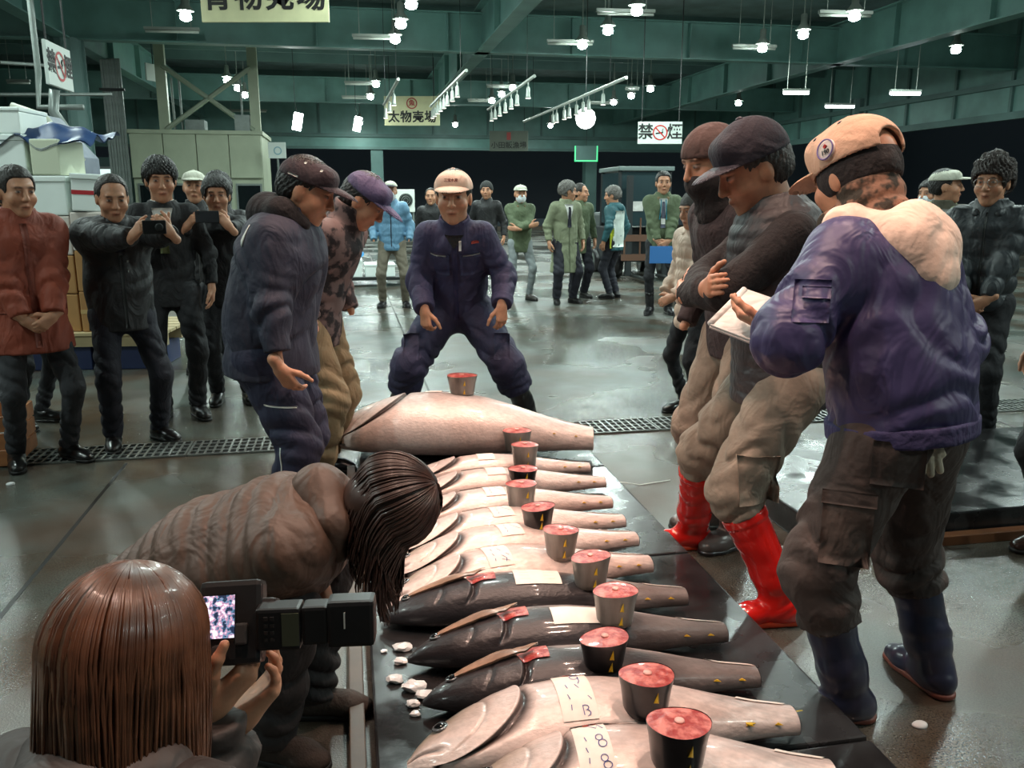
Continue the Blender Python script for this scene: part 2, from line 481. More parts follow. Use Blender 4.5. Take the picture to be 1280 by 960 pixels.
for u in (-4.75, -2.35):
    hbox('post', (u-0.13, u+0.13), (25.3, 25.5), (3.3, 5.85), CREAM, BO)
BRC = mat('pale brace', lin(150, 160, 140), 0.5)
for a, b in (((-4.7, 5.0), (-2.4, 3.35)), ((-2.4, 5.0), (-4.7, 3.35))):
    MB().tube([(a[0]+3.9, -0.2, a[1]), (b[0]+3.9, -0.2, b[1])], 0.065, 6).build('brace', BRC, BO)
hbox('air_box', (-4.2, -3.7), (25.2, 25.8), (3.3, 3.6), GREYM, BO)
hbox('air_box', (-2.9, -2.5), (25.2, 25.8), (3.3, 3.75), GREYM, BO)
for u in (-4.5, -4.3, -2.7): MB().tube([(u+3.9, -0.1, 3.3), (u+3.9, -0.1, 4.7)], 0.03, 6).build('pipe', GREYM, BO)
# tall corrugated panel beside the column
SP = empty('corrugated_screen', tuple(h2w(-6.3, 24.6)), HALL); SP['uv'] = (-6.3, 24.6)
tag(SP, 'tall grey corrugated screen panel between the round column and booth', 'screen')
for i in range(7): hbox('sheet', (-6.0+i*0.07, -5.94+i*0.07), (24.3+0.02*(i % 2), 24.36+0.02*(i % 2)), (0, 5.0), GREYM, SP)
hbox('rail', (-6.05, -5.45), (24.2, 24.28), (4.2, 4.26), DARK, SP)
# side office with lit window behind the phone photographers
SO = empty('side_office', tuple(h2w(-7.6, 26)), HALL); SO['uv'] = (-7.6, 26)
tag(SO, 'grey side office wall with a pale lit window behind the round column', 'office')
hbox('office_wall', (-7.9, -5.7), (25.5, 25.8), (0, 2.6), TEAL2, SO)
LITW = mat('lit window', lin(170, 200, 190), 0.5, emit=(0.75, 0.95, 0.9), estr=0.7)
f = hbox('window_frame', (-6.9, -5.95), (25.42, 25.5), (0.9, 2.35), GREYM, SO)
MB().box((0, -0.05, 1.62), (0.4, 0.01, 0.66)).build('pane', LITW, f)
# ------------------------------------------------------------------ lamps
BULB = mat('cool bulb', (1, 1, 1), 0.5, emit=(0.86, 1.0, 0.95), estr=42.0)
TUBE = mat('cool tube', (1, 1, 1), 0.5, emit=(0.86, 0.94, 1.0), estr=9.0)
TUBEO = mat('pale tube', lin(196, 206, 196), 0.4)
HOUS = mat('lamp housing', lin(150, 158, 150), 0.35, 0.4)
LD = bpy.data.lights.new('lamp light', 'AREA'); LD.shape = 'DISK'; LD.size = 0.32; LD.energy = LAMP_W; LD.color = (0.82, 1.0, 0.94)
bulb_me = MB().lathe([(0.02, 0.11), (0.08, 0.07), (0.112, 0.0), (0.10, -0.06), (0.045, -0.09), (0.01, -0.095)], 12).mesh('bulb', True); bulb_me.materials.append(BULB)
hous_me = MB().lathe([(0.05, 0.42), (0.07, 0.40), (0.07, 0.22), (0.17, 0.10), (0.165, 0.085), (0.05, 0.2)], 14).mesh('housing', True); hous_me.materials.append(HOUS)
def lamp(p, label, light=True):
    r = empty('ceiling_lamp', tuple(p)); tag(r, label, 'lamp', 'round discharge lamps under the roof')
    link('bulb', bulb_me, None, r); link('housing', hous_me, None, r)
    MB().tube([(0, 0, 0.4), (0, 0, 6.35-p[2])], 0.015, 6).build('stem', HOUS, r)
    if light:
        l = bpy.data.objects.new('lamp_light', LD); col.objects.link(l); l.parent = r; l.location = (0, 0, -0.13)
    return r
LZ = 4.95
lamps = [(514, 5, 'nearest of three round lamps left of the diagonal girder, at top edge'),
         (501, 30, 'middle of three round lamps left of the diagonal girder'), (494, 49, 'farthest of three round lamps left of the diagonal girder'),
         (796, 13, 'nearest of three round lamps right of the diagonal girder'), (760, 38, 'middle of three round lamps right of the diagonal girder'),
         (728, 56, 'farthest of three round lamps right of the diagonal girder'),
         (1068, 20, 'nearest of three round lamps above the beige cap'), (1004, 43, 'middle of three round lamps above the beige cap'),
         (953, 60, 'farthest of three round lamps above the beige cap'),
         (232, 20, 'round lamp just left of the large hanging sign'), (1195, 62, 'small lamp high at right under the side girder'),
         (470, 105, 'round lamp above and left of the smaller hanging sign'), (463, 121, 'round lamp just left of the smaller hanging sign'),
         (450, 154, 'round lamp lowest left of the smaller hanging sign'), (641, 110, 'nearest lamp of the cluster by the middle track'),
         (627, 118, 'middle lamp of the cluster by the middle track'), (615, 126, 'farthest lamp of the cluster by the middle track'),
         (813, 111, 'nearest of three small lamps right of the globe'), (789, 120, 'middle of three small lamps right of the globe'),
         (767, 128, 'farthest of three small lamps right of the globe'), (284, 100, 'upper lamp seen above the cross braces'),
         (297, 110, 'brightest lamp seen between the cross braces'), (306, 119, 'small lamp low between the cross braces'),
         (569, 156, 'far small lamp right under the smaller sign'), (688, 157, 'far small lamp left of the globe'),
         (923, 129, 'far small lamp above the navy cap'), (102, 107, 'small lamp beside the round column')]
for x, y, lb in lamps:
    p = onz(x, y, LZ)
    if p[1] > 39:
        p = ony(x, y, 38.5)
    lamp(p, lb)
k = 0
for u in (-9.3, -4.2, 0.9, 5.9, 10.5):              # unseen lamps added beyond the rows to light fronts, signs and boxes
    for v in (13.4, 10.9, 7.4, 2.6, -2.2):
        if (u, v) in ((0.9, 2.6), (0.9, -2.2), (-4.2, -2.2)): continue
        lamp(h2w(u, v, LZ), 'unseen round ceiling lamp added overhead to light the hall')
        k += 1
# tube battens beside the lamps
def batten(px0, px1, py, z=5.05, lit=False, label=''):
    a = onz(px0, py, z); b = onz(px1, py, z)
    if a[1] > 38: a = ony(px0, py, 38); b = ony(px1, py, 38)
    L = float(np.linalg.norm(b-a)); c = (a+b)/2; c[1] += 0.35
    r = empty('tube_light', tuple(c), HALL*0.6); tag(r, label, 'tube light', 'tube lights under the roof')
    h = L/2
    MB().box((0, 0, 0.05), (h, 0.05, 0.03)).build('tray', HOUS, r)
    MB().tube([(-h*0.96, 0, -0.01), (h*0.96, 0, -0.01)], 0.028 if not lit else 0.05, 8).build('tube', TUBE if lit else TUBEO, r, True)
    for s in (-1, 1): MB().tube([(s*h*0.7, 0, 0.08), (s*h*0.7, 0, 6.35-c[2])], 0.01, 5).build('rod', HOUS, r)
batten(747, 823, 12, label='unlit pale tube batten beside the nearest right-hand lamp')
batten(684, 744, 51, label='unlit pale tube batten beside the farthest right-hand lamp')
batten(1030, 1101, 14, label='unlit pale tube batten above the nearest lamp over the beige cap')
batten(919, 977, 57, label='unlit pale tube batten over the navy cap')
batten(437, 497, 44, label='unlit pale tube batten left of the farthest left-hand lamp')
batten(173, 241, 35, label='unlit pale tube batten below the lamp by the large sign')
batten(428, 468, 103, label='unlit thin batten left of the smaller hanging sign, upper one')
batten(425, 462, 121, label='unlit thin batten left of the smaller hanging sign, lower one')
batten(608, 640, 107, label='unlit thin batten above the middle track lights')
batten(584, 612, 125, label='unlit thin batten right of the smaller hanging sign')
batten(738, 775, 128, label='unlit thin batten just right of the globe')
batten(783, 801, 110, label='unlit thin batten above the globe')
batten(278, 330, 138, label='pale batten crossing behind the braces')
batten(984, 1018, 113, z=4.15, lit=True, label='lit tube light left of the three above the beige cap')
batten(1036, 1075, 131, z=4.15, lit=True, label='lit tube light lowest of the three above the beige cap')
batten(1119, 1160, 114, z=4.15, lit=True, label='lit tube light at right above the dark loading bay')
batten(0, 28, 101, z=4.6, lit=False, label='pale tube batten at the left picture edge')
# hanging bright floodlamps left
def flood(px, py, Y, label):
    p = ony(px, py, Y); r = empty('flood_lamp', tuple(p)); tag(r, label, 'lamp')
    MB().box((0, 0, 0), (0.12, 0.06, 0.24), R=np.array(Matrix.Rotation(0.2, 3, 'Y'))).build('face', mat('flood face', (1, 1, 1), 0.4, emit=(0.9, 1, 0.96), estr=20), r, bevel=0.02)
    MB().tube([(0, 0, 0.2), (-0.05, 0, 0.5), (-0.05, 0, 6.3-p[2])], 0.008, 6).build('stem', DARK, r)
flood(372, 152, 25, 'bright floodlamp hanging alone right of the cross braces')
flood(447, 155, 30, 'tilted floodlamp hanging left of the smaller sign')
# globe
p = ony(732, 148, 21.0); r = empty('globe_lamp', tuple(p)); tag(r, 'large round white glowing globe hanging in the middle of the hall', 'lamp')
MB().lathe([(0.02, 0.245), (0.12, 0.215), (0.205, 0.14), (0.245, 0), (0.205, -0.14), (0.12, -0.215), (0.02, -0.245)], 24).build('globe', mat('globe glow', (1, 1, 1), 0.5, emit=(1, 1, 0.98), estr=3.0), r, True)
MB().lathe([(0.05, 0.24), (0.05, 0.3), (0.008, 0.31), (0.008, 6.3-p[2])], 10).build('rod', DARK, r)
# track lights
SPOTM = mat('spot can', lin(176, 184, 176), 0.4)
can_me = MB().lathe([(0.02, 0.1), (0.035, 0.07), (0.042, -0.08), (0.062, -0.13), (0.05, -0.13)], 12).mesh('spot_can', True); can_me.materials.append(SPOTM)
lens_me = MB().lathe([(0.050, 0.0), (0.050, 0.01)], 12).mesh('lens')
lens_me.materials.append(mat('spot lens', (1, 1, 1), 0.3, emit=(1, 0.9, 0.78), estr=2.0))
def track(a, b, heads, label, aim=None, watts=0, rail=True, colr=(1, 0.68, 0.54), cone=62):
    a = np.array(a); b = np.array(b); c = (a+b)/2
    r = empty('track_light', tuple(c)); tag(r, label, 'track light', 'spotlight tracks')
    if rail:
        MB().tube([a-c, b-c], 0.035, 6).build('rail', SPOTM, r)
    for s in (0.12, 0.88):
        q = a+(b-a)*s-c
        MB().tube([q, q+np.array([0, 0, 6.3-c[2]])], 0.006, 5).build('drop_rod', DARK, r)
    for t in heads:
        q = a+(b-a)*t-c
        h = empty('spot_head', tuple(q+np.array([0, 0, -0.22])), 0, r)
        MB().tube([(0, 0, 0.2), (0, 0, 0.08)], 0.012, 5).build('arm', SPOTM, h)
        link('can', can_me, None, h); link('lens', lens_me, None, h, loc=(0, 0, -0.135))
        d = Vector((0, 0, -1)) if aim is None else (Vector(aim(t))-Vector(c)-Vector(h.location)).normalized()
        h.rotation_euler = Vector((0, 0, -1)).rotation_difference(d).to_euler()
        if watts:
            ld = bpy.data.lights.new('spot', 'SPOT'); ld.energy = watts; ld.color = colr; ld.spot_size = math.radians(cone); ld.spot_blend = 0.6; ld.shadow_soft_size = 0.06
            l = bpy.data.objects.new('spot_light', ld); col.objects.link(l); l.parent = h; l.location = (0, 0, -0.2)
    return r
track(ony(783, 97, 17.5), ony(655, 152, 24.5), (0.17, 0.29, 0.34, 0.4, 0.47, 0.52, 0.6, 0.64), 'long white spotlight track slanting above the glowing globe')
track(ony(583, 88, 17.5), ony(538, 133, 24.0), (0.2, 0.32, 0.45, 0.55, 0.65, 0.75, 0.85, 0.93), 'spotlight track slanting over the right end of the smaller hanging sign')
track(ony(498, 99, 17.5), ony(480, 131, 21.0), (0.3, 0.6, 0.9), 'short spotlight track left of the smaller hanging sign')
track(ony(668, 95, 17.5), ony(610, 137, 24.0), (0.1, 0.3, 0.42, 0.55, 0.68, 0.8, 0.9), 'spotlight track between the diagonal girder and the globe')
# the tracks over the fish
for du, nm in ((-0.15, 'left'), (1.55, 'right')):
    fa, fb = h2w(du, 0.9, 4.3), h2w(du, 5.6, 4.3)
    track(fa, fb, (0.1, 0.37, 0.63, 0.9), 'warm spotlight track over the fish row, %s one of two' % nm,
          aim=lambda t: tuple(h2w(0.65, 1.2+4.0*t, 0.2)), watts=SPOT_W)
# conduit, pipes, hoses near the left column
for x0, y0, x1, y1, Y in ((0, 118, 140, 118, 16), (0, 78, 60, 82, 15)):
    a, b = ony(x0, y0, Y), ony(x1, y1, Y+0.6)
    c = (a+b)/2
    struct(MB().tube([a-c, b-c], 0.03, 6).build('trim_2', GREYM, None, loc=tuple(c)))
def pipe(pts, r, name, label, m=GREYM):
    P = [np.array(p) for p in pts]; base = P[0].copy(); base[2] = min(p[2] for p in P)
    o = MB().tube([p-base for p in P], r, 8).build(name, m, None, True, loc=tuple(base)); tag(o, label, 'pipe'); return o
pipe([ony(68, 112, 9.7), ony(67, 140, 9.7), ony(84, 165, 9.7), ony(103, 190, 9.7), ony(105, 420, 9.7)], 0.055, 'duct_pipe', 'bent grey duct pipe running down beside the tilted no-smoking sign')
pipe([np.append(ony(48, 92, 10.4)[:2], 6.34), ony(48, 92, 10.4), ony(48, 134, 10.4), ony(104, 134, 10.4)], 0.035, 'handrail_pipe', 'thin grey pipe frame left of the round column')

# ------------------------------------------------------------------ signs
CREAMS = mat('aged sign board', lin(206, 204, 162), 0.6, var=0.08, vscale=3)
def sign(name, pa, pb, z0, z1, board, label, yawfix=None):
    """board between two points of the place, standing"""
    a = np.array(pa); b = np.array(pb); c = (a+b)/2; L = float(np.linalg.norm((b-a)[:2]))
    r = empty(name, (c[0], c[1], z0), math.atan2(b[1]-a[1], b[0]-a[0])); tag(r, label, 'sign')
    MB().box((0, 0, (z1-z0)/2), (L/2, 0.02, (z1-z0)/2)).build('board', board, r, bevel=0.006)
    return r, L, z1-z0
def letters(r, s, x, z, size, m=INK, y=-0.024, bold=0.0, sx=1.0):
    me = text_mesh(s, size, 0.002, bold=bold); me.materials.clear(); me.materials.append(m)
    me.transform(Matrix.Translation((x, y, z)) @ Matrix.Rotation(math.pi/2, 4, 'X') @ Matrix.Diagonal((sx, 1, 1, 1)))
    return link('lettering', me, None, r)
def hang(r, xs, z, top=6.3, y=0.0):
    for x in xs: MB().tube([(x, y, z), (x, y, top-r.location.z)], 0.012, 5).build('hanger', DARK, r)
def ring(r, x, z, rad, w, m, y=-0.026, name='prohibition_ring'):
    mb = MB(); n = 28
    vs = []; fs = []
    for k in range(n):
        a = 2*math.pi*k/n
        for q in (rad-w, rad): vs.append((x+q*math.cos(a), y, z+q*math.sin(a)))
    for k in range(n):
        k2 = (k+1) % n; fs.append((2*k, 2*k+1, 2*k2+1, 2*k2))
    return mb.add(vs, fs).build(name, m, r)
def nosmoke(r, x, z, R):
    ring(r, x, z, R, R*0.17, RED)
    MB().box((x, -0.027, z), (R*0.9, 0.001, R*0.08), R=np.array(Matrix.Rotation(math.radians(45), 3, 'Y'))).build('prohibition_bar', RED, r)
    MB().box((x-R*0.1, -0.0255, z-R*0.05), (R*0.5, 0.001, R*0.09), R=np.array(Matrix.Rotation(math.radians(-8), 3, 'Y'))).build('cigarette', INK, r)
    MB().tube([(x+R*0.35, -0.0255, z+R*0.1), (x+R*0.25, -0.0255, z+R*0.3), (x+R*0.4, -0.0255, z+R*0.5)], R*0.05, 4).build('smoke', INK, r)
a = ony(253, 28, 11.8); b = ony(412, 28, 11.8)
r, L, hh = sign('hanging_sign', a, b, a[2], a[2]+0.9, CREAMS, 'large cream hanging sign with black brush lettering cut by the top edge')
for i, ch in enumerate('青物売場'): letters(r, ch, (-0.375+0.25*i)*L*0.98, 0.30, 0.38, bold=0.010)
hang(r, (-L*0.4, L*0.4), 0.9)
a = ony(481, 157, 30.6); b = ony(550, 157, 30.6)
r, L, hh = sign('hanging_sign', a, b, a[2], a[2]+0.98, CREAMS, 'cream hanging sign with a red round emblem above four black characters')
for i, ch in enumerate('太物売場'): letters(r, ch, (-0.33+0.22*i)*L, 0.27, 0.41, bold=0.011)
EMB = mat('faded red emblem', lin(170, 70, 66), 0.6)
ring(r, 0.0, 0.74, 0.19, 0.04, EMB, name='emblem_ring'); letters(r, '魚', 0.0, 0.74, 0.22, EMB, bold=0.006)
hang(r, (-L*0.4, L*0.4), 0.87)
a = ony(612, 189, 38.5); b = ony(660, 189, 38.5)
r, L, hh = sign('hanging_sign', a, b, a[2], a[2]+0.86, mat('faded sign board', lin(104, 112, 100), 0.6, var=0.1, vscale=2), 'far faded grey sign with small red mark on the back wall')
letters(r, '小田販漁場', 0, 0.24, 0.3, INK, bold=0.004, sx=1.05)
MB().box((0, -0.024, 0.64), (0.09, 0.002, 0.16)).build('red_mark', EMB, r, bevel=0.001)
hang(r, (-L*0.4, L*0.4), 0.86)
a = ony(797, 180, 20); b = ony(852, 178.5, 20)
PWH = mat('white sign plate', lin(205, 214, 208), 0.45)
r, L, hh = sign('no_smoking_sign', a, b, a[2], a[2]+0.49, PWH, 'white no-smoking sign with red prohibition ring above the black forklift')
letters(r, '禁', -L*0.33, 0.25, 0.36, bold=0.006); letters(r, '煙', L*0.33, 0.25, 0.36, bold=0.006); nosmoke(r, 0, 0.25, 0.17)
hang(r, (-L*0.42, L*0.42), 0.49)
a = ony(60, 105, 9.6); b = ony(90, 110, 10.35)
r, L, hh = sign('no_smoking_sign', a, b, a[2], a[2]+0.46, PWH, 'tilted white no-smoking sign at upper left beside the round column')
letters(r, '禁', -L*0.34, 0.24, 0.26, bold=0.006); letters(r, '煙', L*0.34, 0.24, 0.26, bold=0.006); nosmoke(r, 0, 0.23, 0.16)
hang(r, (-L*0.4, L*0.4), 0.46)
# small white plates near the screen
a = ony(183, 100, 24); b = ony(203, 110, 24.6)
r, L, hh = sign('white_plate', a, b, a[2], a[2]+0.45, PWH, 'small white plate fixed on top of the corrugated screen'); hang(r, (0,), 0.45)
a = ony(336, 198, 23.5); b = ony(358, 198, 23.5)
r, L, hh = sign('white_plate', a, b, a[2], a[2]+0.42, PWH, 'white notice plate at the right corner of the cream booth')
ring(r, 0.02, 0.2, 0.11, 0.03, mat('pale blue print', lin(130, 170, 180), 0.6), name='print_ring')
MB().tube([(0, 0.03, 0), (0, 0.03, -a[2])], 0.03, 6).build('post', GREYM, r)
# green framed door light on the back wall
GRN = mat('green frame', lin(70, 190, 110), 0.5, emit=(0.1, 0.8, 0.35), estr=0.6)
a = ony(718, 202, 40.0); b = ony(747, 202, 40.0)
r, L, hh = sign('exit_panel', a, b, a[2], a[2]+0.7, TEAL2, 'small panel with thin glowing green frame on the back wall')
for s in (-1, 1): MB().box((s*(L/2-0.03), -0.03, 0.35), (0.03, 0.012, 0.35)).build('frame_bar', GRN, r)
MB().box((0, -0.03, 0.03), (L/2, 0.012, 0.03)).build('frame_bar', GRN, r)
hang(r, (0,), 0.7)
# wall lamp far yard
p = ony(782, 214, 50); o = MB().lathe([(0.02, 0.2), (0.2, 0.1), (0.22, 0), (0.2, -0.1), (0.02, -0.2)], 14).build('yard_lamp', mat('yard lamp glow', (1, 1, 1), 0.5, emit=(0.95, 1, 0.95), estr=8), None, True, loc=tuple(p))
tag(o, 'small bright yard lamp in the dark doorway above the forklift', 'lamp')
MB().tube([(0, 0, -0.2), (0, 0, -p[2])], 0.05, 6).build('pole', DARK, o)

# ------------------------------------------------------------------ raised boards
BOARD = mat('wet black board', lin(40, 39, 40), 0.22, var=0.25, vscale=5, rvar=0.12, bump=0.05, bscale=30)
BZT = 0.085
V_ED = [0.55, 1.80, 3.05, 4.22, 5.02]
for i in range(4):
    v0, v1 = V_ED[i], V_ED[i+1]
    o = hbox('display_board', (0.02, 1.34), (v0+0.006, v1-0.006), (0.0, BZT), BOARD, bevel=0.008)
    tag(o, ['black board under the two nearest silver tuna', 'black board under the dark tuna', 'black board under the middle tuna', 'black board under the largest, farthest tuna'][i], 'board', 'black display boards')
o = hbox('timber_strip', (-0.05, -0.005), (0.9, 4.6), (0, 0.05), mat('wet timber', lin(70, 52, 38), 0.4, var=0.3, vscale=6), bevel=0.004)
tag(o, 'wet brown timber strip along the left side of the display boards', 'timber')
o = hbox('low_platform', (1.95, 4.4), (3.14, 4.35), (0, 0.13), BOARD, bevel=0.01)
tag(o, 'low empty black wet platform on the right behind the beige-capped man', 'platform')
o = hbox('timber_skid', (1.7, 4.5), (3.07, 3.125), (0, 0.045), mat('orange wet timber', lin(120, 74, 44), 0.45, var=0.25, vscale=5), bevel=0.004)
tag(o, 'reddish timber skid along the front foot of the low black platform', 'timber')
# ================================================================== the tuna
SKIN = mat('tuna skin', (1, 1, 1), 0.38, 0.10, attr=True, var=0.13, vscale=60, bump=0.2, bscale=90, coat=0.25, contrast=(0.3, 0.7), stretch=(0.6, 1, 1))
MEAT = mat('red tuna meat', lin(216, 128, 118), 0.35, var=0.35, vscale=34, bump=0.35, bscale=70, coat=0.3, c2=lin(158, 54, 52), contrast=(0.42, 0.62))
MEATL = mat('pale tuna flesh', lin(226, 168, 158), 0.4, var=0.1, vscale=30)
SKINW = mat('scraped white skin', lin(236, 218, 208), 0.45, var=0.06, vscale=40)
FIN = mat('dark fin', lin(40, 38, 42), 0.35, var=0.2, vscale=40, coat=0.3)
YEL = mat('yellow finlet', lin(226, 178, 40), 0.4)
EYEW = mat('fish eye rim', lin(120, 124, 128), 0.2, 0.5)
EYEB = mat('fish pupil', lin(10, 12, 16), 0.06, coat=1.0)
PAPER = mat('damp slip paper', lin(240, 226, 216), 0.6, var=0.04, vscale=30)
PEN = mat('blue pen', lin(60, 66, 140), 0.6)
STAMP = mat('red stamp', lin(206, 84, 62), 0.6)
TK = np.array([0, .015, .04, .08, .14, .22, .30, .40, .50, .60, .70, .80, .90, 1.0])
HY = np.array([.006, .022, .040, .062, .086, .108, .121, .127, .124, .112, .093, .071, .052, .040])
HZ = np.array([.006, .020, .034, .049, .066, .081, .090, .094, .092, .083, .070, .055, .042, .034])
def prof(t, A):                    # smooth interpolation of a profile
    t = np.asarray(t, float); s = np.interp(t, TK, A)
    e = 0.012
    return (np.interp(t-e, TK, A)+2*s+np.interp(t+e, TK, A))/4
class Fish:
    def __init__(s, L, fat=1.0, bow=0.05, flip=False, seed=0, dark=False, mouth=0.02):
        s.L, s.fat, s.bow, s.flip, s.seed, s.dark, s.mouth = L, fat, bow, flip, seed, dark, mouth
    def yc(s, t): return s.L*(-s.bow*4*(t-0.55)**2 - 0.10*np.maximum(0, 0.2-t)**1.2*s.mouth*20)
    def zc(s, t): return 0.78*s.L*s.fat*(0.4*HZ.max()+0.6*prof(t, HZ))
    def edge(s, yn): return 0.065+0.225*np.sqrt(np.clip(1-((yn-0.3)/1.27)**2, 0.0, 1))
    def surf(s, t, a, off=0.0):
        t = np.asarray(t, float); a = np.asarray(a, float)
        hy = prof(t, HY)*s.L*s.fat; hz = prof(t, HZ)*s.L*s.fat
        yn = np.sin(a); up = np.cos(a) > -0.25
        e = s.edge(yn); d = (t-e)*s.L
        w = np.where(up, 1.0, 0.0)*np.clip((0.86-yn)/0.2, 0, 1)
        gap = 0.013+0.032*np.clip((0.35-yn)/1.0, 0, 1)*np.clip((yn+1.0)/0.3, 0, 1)
        st = 0.5+0.5*np.tanh(d/0.0035)
        lift = ((1-st)*0.008*np.exp(np.minimum(d, 0)/0.05)-st*0.012*np.exp(-((d-gap*0.4)/gap)**2))*w
        pre = -0.0035*np.exp(-(((t-(e-0.085-0.02*yn))*s.L)/0.006)**2)*w*(np.abs(yn) < 0.75)
        mo = np.exp(-((yn+0.42+3.0*t)/0.10)**2)*np.clip((0.10-t)/0.02, 0, 1)*np.where(up, 1, 0)*-0.008
        r = off+lift+pre+mo
        y = s.yc(t)+(hy+r)*np.sign(yn)*np.abs(yn)**0.94
        cz = np.cos(a)
        z = s.zc(t)+np.where(cz > 0, (hz+r)*np.abs(cz)**0.92, -0.78*hz*np.abs(cz)**0.8)
        if s.flip: y = -y
        return np.stack([t*s.L, y, np.maximum(z, 0.001)], -1), yn, d, gap, w
    def mesh(s):
        e0 = 0.27; t = np.concatenate([np.linspace(0, 1, 60)[:-1]**1.3*(e0-0.03), np.linspace(e0-0.03, e0+0.05, 56)[:-1], np.linspace(e0+0.05, 1, 76)]); n = len(t)
        m = 84; a = np.linspace(-math.pi, math.pi, m, endpoint=False)
        T, A = np.meshgrid(t, a, indexing='ij')
        E_ = s.edge(np.sin(A)); T = np.where(T < e0, T*E_/e0, E_+(T-e0)*(1-E_)/(1-e0))
        P, yn, d, gap, w = s.surf(T, A)
        V = P.reshape(-1, 3)
        i, j = np.meshgrid(np.arange(n-1), np.arange(m), indexing='ij')
        j2 = (j+1) % m
        Fq = np.stack([i*m+j, (i+1)*m+j, (i+1)*m+j2, i*m+j2], -1).reshape(-1, 4)
        if not s.flip: Fq = Fq[:, ::-1]
        # pigment
        rs = s.seed*1.7
        nz = 0.5*np.sin(T*31+A*5+rs)+0.5*np.sin(T*57-A*9+2*rs)+0.4*np.sin(T*97+A*21+rs)+0.3*np.sin(T*143+A*33)
        back = np.array(lin(46, 43, 46)); sil = np.array(lin(206, 186, 180)); bel = np.array(lin(236, 214, 206)); head = np.array(lin(150, 132, 112))
        lim = (-0.35 if s.dark else 0.64)
        k = 1/(1+np.exp(-((yn-lim)+0.06*nz)/(0.10 if s.dark else 0.07)))
        kb = np.clip((0.0-yn)/0.8, 0, 1)
        C = sil*(1-kb[..., None])+bel*kb[..., None]
        if s.dark:
            C = C*0.55
            k = k*np.clip((0.95-T)/0.3, 0.45, 1)
            lowk = np.clip((0.42+0.05*nz-T)/0.06, 0, 1)
            k = np.maximum(k, lowk*0.92)
        else:
            hd = np.clip((0.24-T)/0.14, 0, 1)*np.clip((yn+0.35)/0.7, 0, 1)
            C = C*(1-hd[..., None]*0.85)+head*hd[..., None]*0.85
            mo = np.clip((T-0.6)/0.2, 0, 1)*np.clip(0.5+0.5*nz, 0, 1)*0.25
            C = C*(1-mo[..., None])
        C = C*(1-k[..., None])+back*k[..., None]
        g = w*np.exp(-((d-gap*0.45)/(gap*0.75))**2)*(d > -0.002)*np.clip((0.75-yn)/0.3, 0, 1)
        C = C*(1-g[..., None])+np.array(lin(34, 16, 14))*g[..., None]
        ln = np.exp(-(((T-(s.edge(yn)-0.085-0.02*yn))*s.L)/0.004)**2)*w*0.5*(np.abs(yn) < 0.75)
        C = C*(1-ln[..., None]*0.6)
        mo = np.exp(-((yn+0.42+3.0*T)/0.06)**2)*np.clip((0.09-T)/0.02, 0, 1)*(np.cos(A) > -0.25)
        C = C*(1-mo[..., None]*0.85)
        low = (np.cos(A) < -0.3)
        if not s.dark: C[low] = bel*0.9
        me = npmesh('tuna_body', V, Fq, True, C.reshape(-1, 3))
        return me
    def patch(s, t0, t1, a0, a1, off=0.002, nu=10, nv=10, jag=0, skew=0.0):
        U, W = np.meshgrid(np.linspace(0, 1, nu), np.linspace(0, 1, nv), indexing='ij')
        T = t0+(t1-t0)*U+skew*(W-0.5); A = a0+(a1-a0)*W
        if jag: T = np.where(U > 0.98, T+0.02*np.sin(W*40+s.seed)*jag, T)
        P = s.smooth(T, A, off)
        V = P.reshape(-1, 3)
        i, j = np.meshgrid(np.arange(nu-1), np.arange(nv-1), indexing='ij')
        return V, np.stack([i*nv+j, (i+1)*nv+j, (i+1)*nv+j+1, i*nv+j+1], -1).reshape(-1, 4)
    def smooth(s, T, A, off):
        P, *_ = s.surf(T, A, 0.0)
        P = P.copy(); sg = -1 if s.flip else 1
        P[..., 1] += sg*np.sin(A)*off; P[..., 2] += np.cos(A)*off
        return P
def thicken(V, Fq, th=0.0012):
    n = len(V); V2 = np.concatenate([V, V-np.array([0, 0, th])])
    return V2, np.concatenate([Fq, Fq[:, ::-1]+n])
# px of snout, px of tail cut, fatness, dorsal side to the camera, dark skin, label
FISH = [((408, 548), (741, 556), 1.36, False, False, 'largest tuna, pale silver, farthest in the row at the standing auctioneer\'s feet'),
        ((500, 590), (737, 578), 0.80, False, False, 'silver tuna second from the far end, just in front of the largest'),
        ((496, 615), (756, 597), 0.84, False, False, 'silver tuna third from the far end of the row'),
        ((490, 645), (764, 622), 0.88, False, False, 'silver tuna fourth from the far end of the row'),
        ((487, 675), (780, 645), 0.86, False, False, 'silver tuna fifth from the far end, black tail piece on its near side'),
        ((480, 705), (796, 668), 0.88, False, False, 'silver tuna sixth from the far end, near the tip of the left red boot'),
        ((476, 742), (813, 700), 0.98, False, False, 'silver tuna next to the dark ones, under the upright grey tail piece'),
        ((474, 756), (857, 738), 0.86, True, True, 'dark tuna with printed white slip, farthest of the three dark ones'),
        ((509, 806), (906, 782), 0.90, True, True, 'dark tuna with torn white patch, middle of the three dark ones'),
        ((528, 858), (946, 836), 0.92, True, True, 'dark tuna with raised gill cover, nearest of the three dark ones'),
        ((508, 934), (994, 896), 1.06, False, False, 'silver tuna with large gill cover, second nearest to the viewer'),
        ((566, 985), (1043, 962), 1.08, False, False, 'silver tuna nearest to the viewer, cut by the bottom picture edge')]
fish_objs = []
fin_me = MB().add([(0, 0, 0), (0.028, 0.004, 0.003), (0.008, 0.016, 0.004), (0.01, 0.004, 0.008)], [(0, 2, 1), (0, 1, 3), (1, 2, 3), (2, 0, 3)]).mesh('finlet'); fin_me.materials.append(YEL)
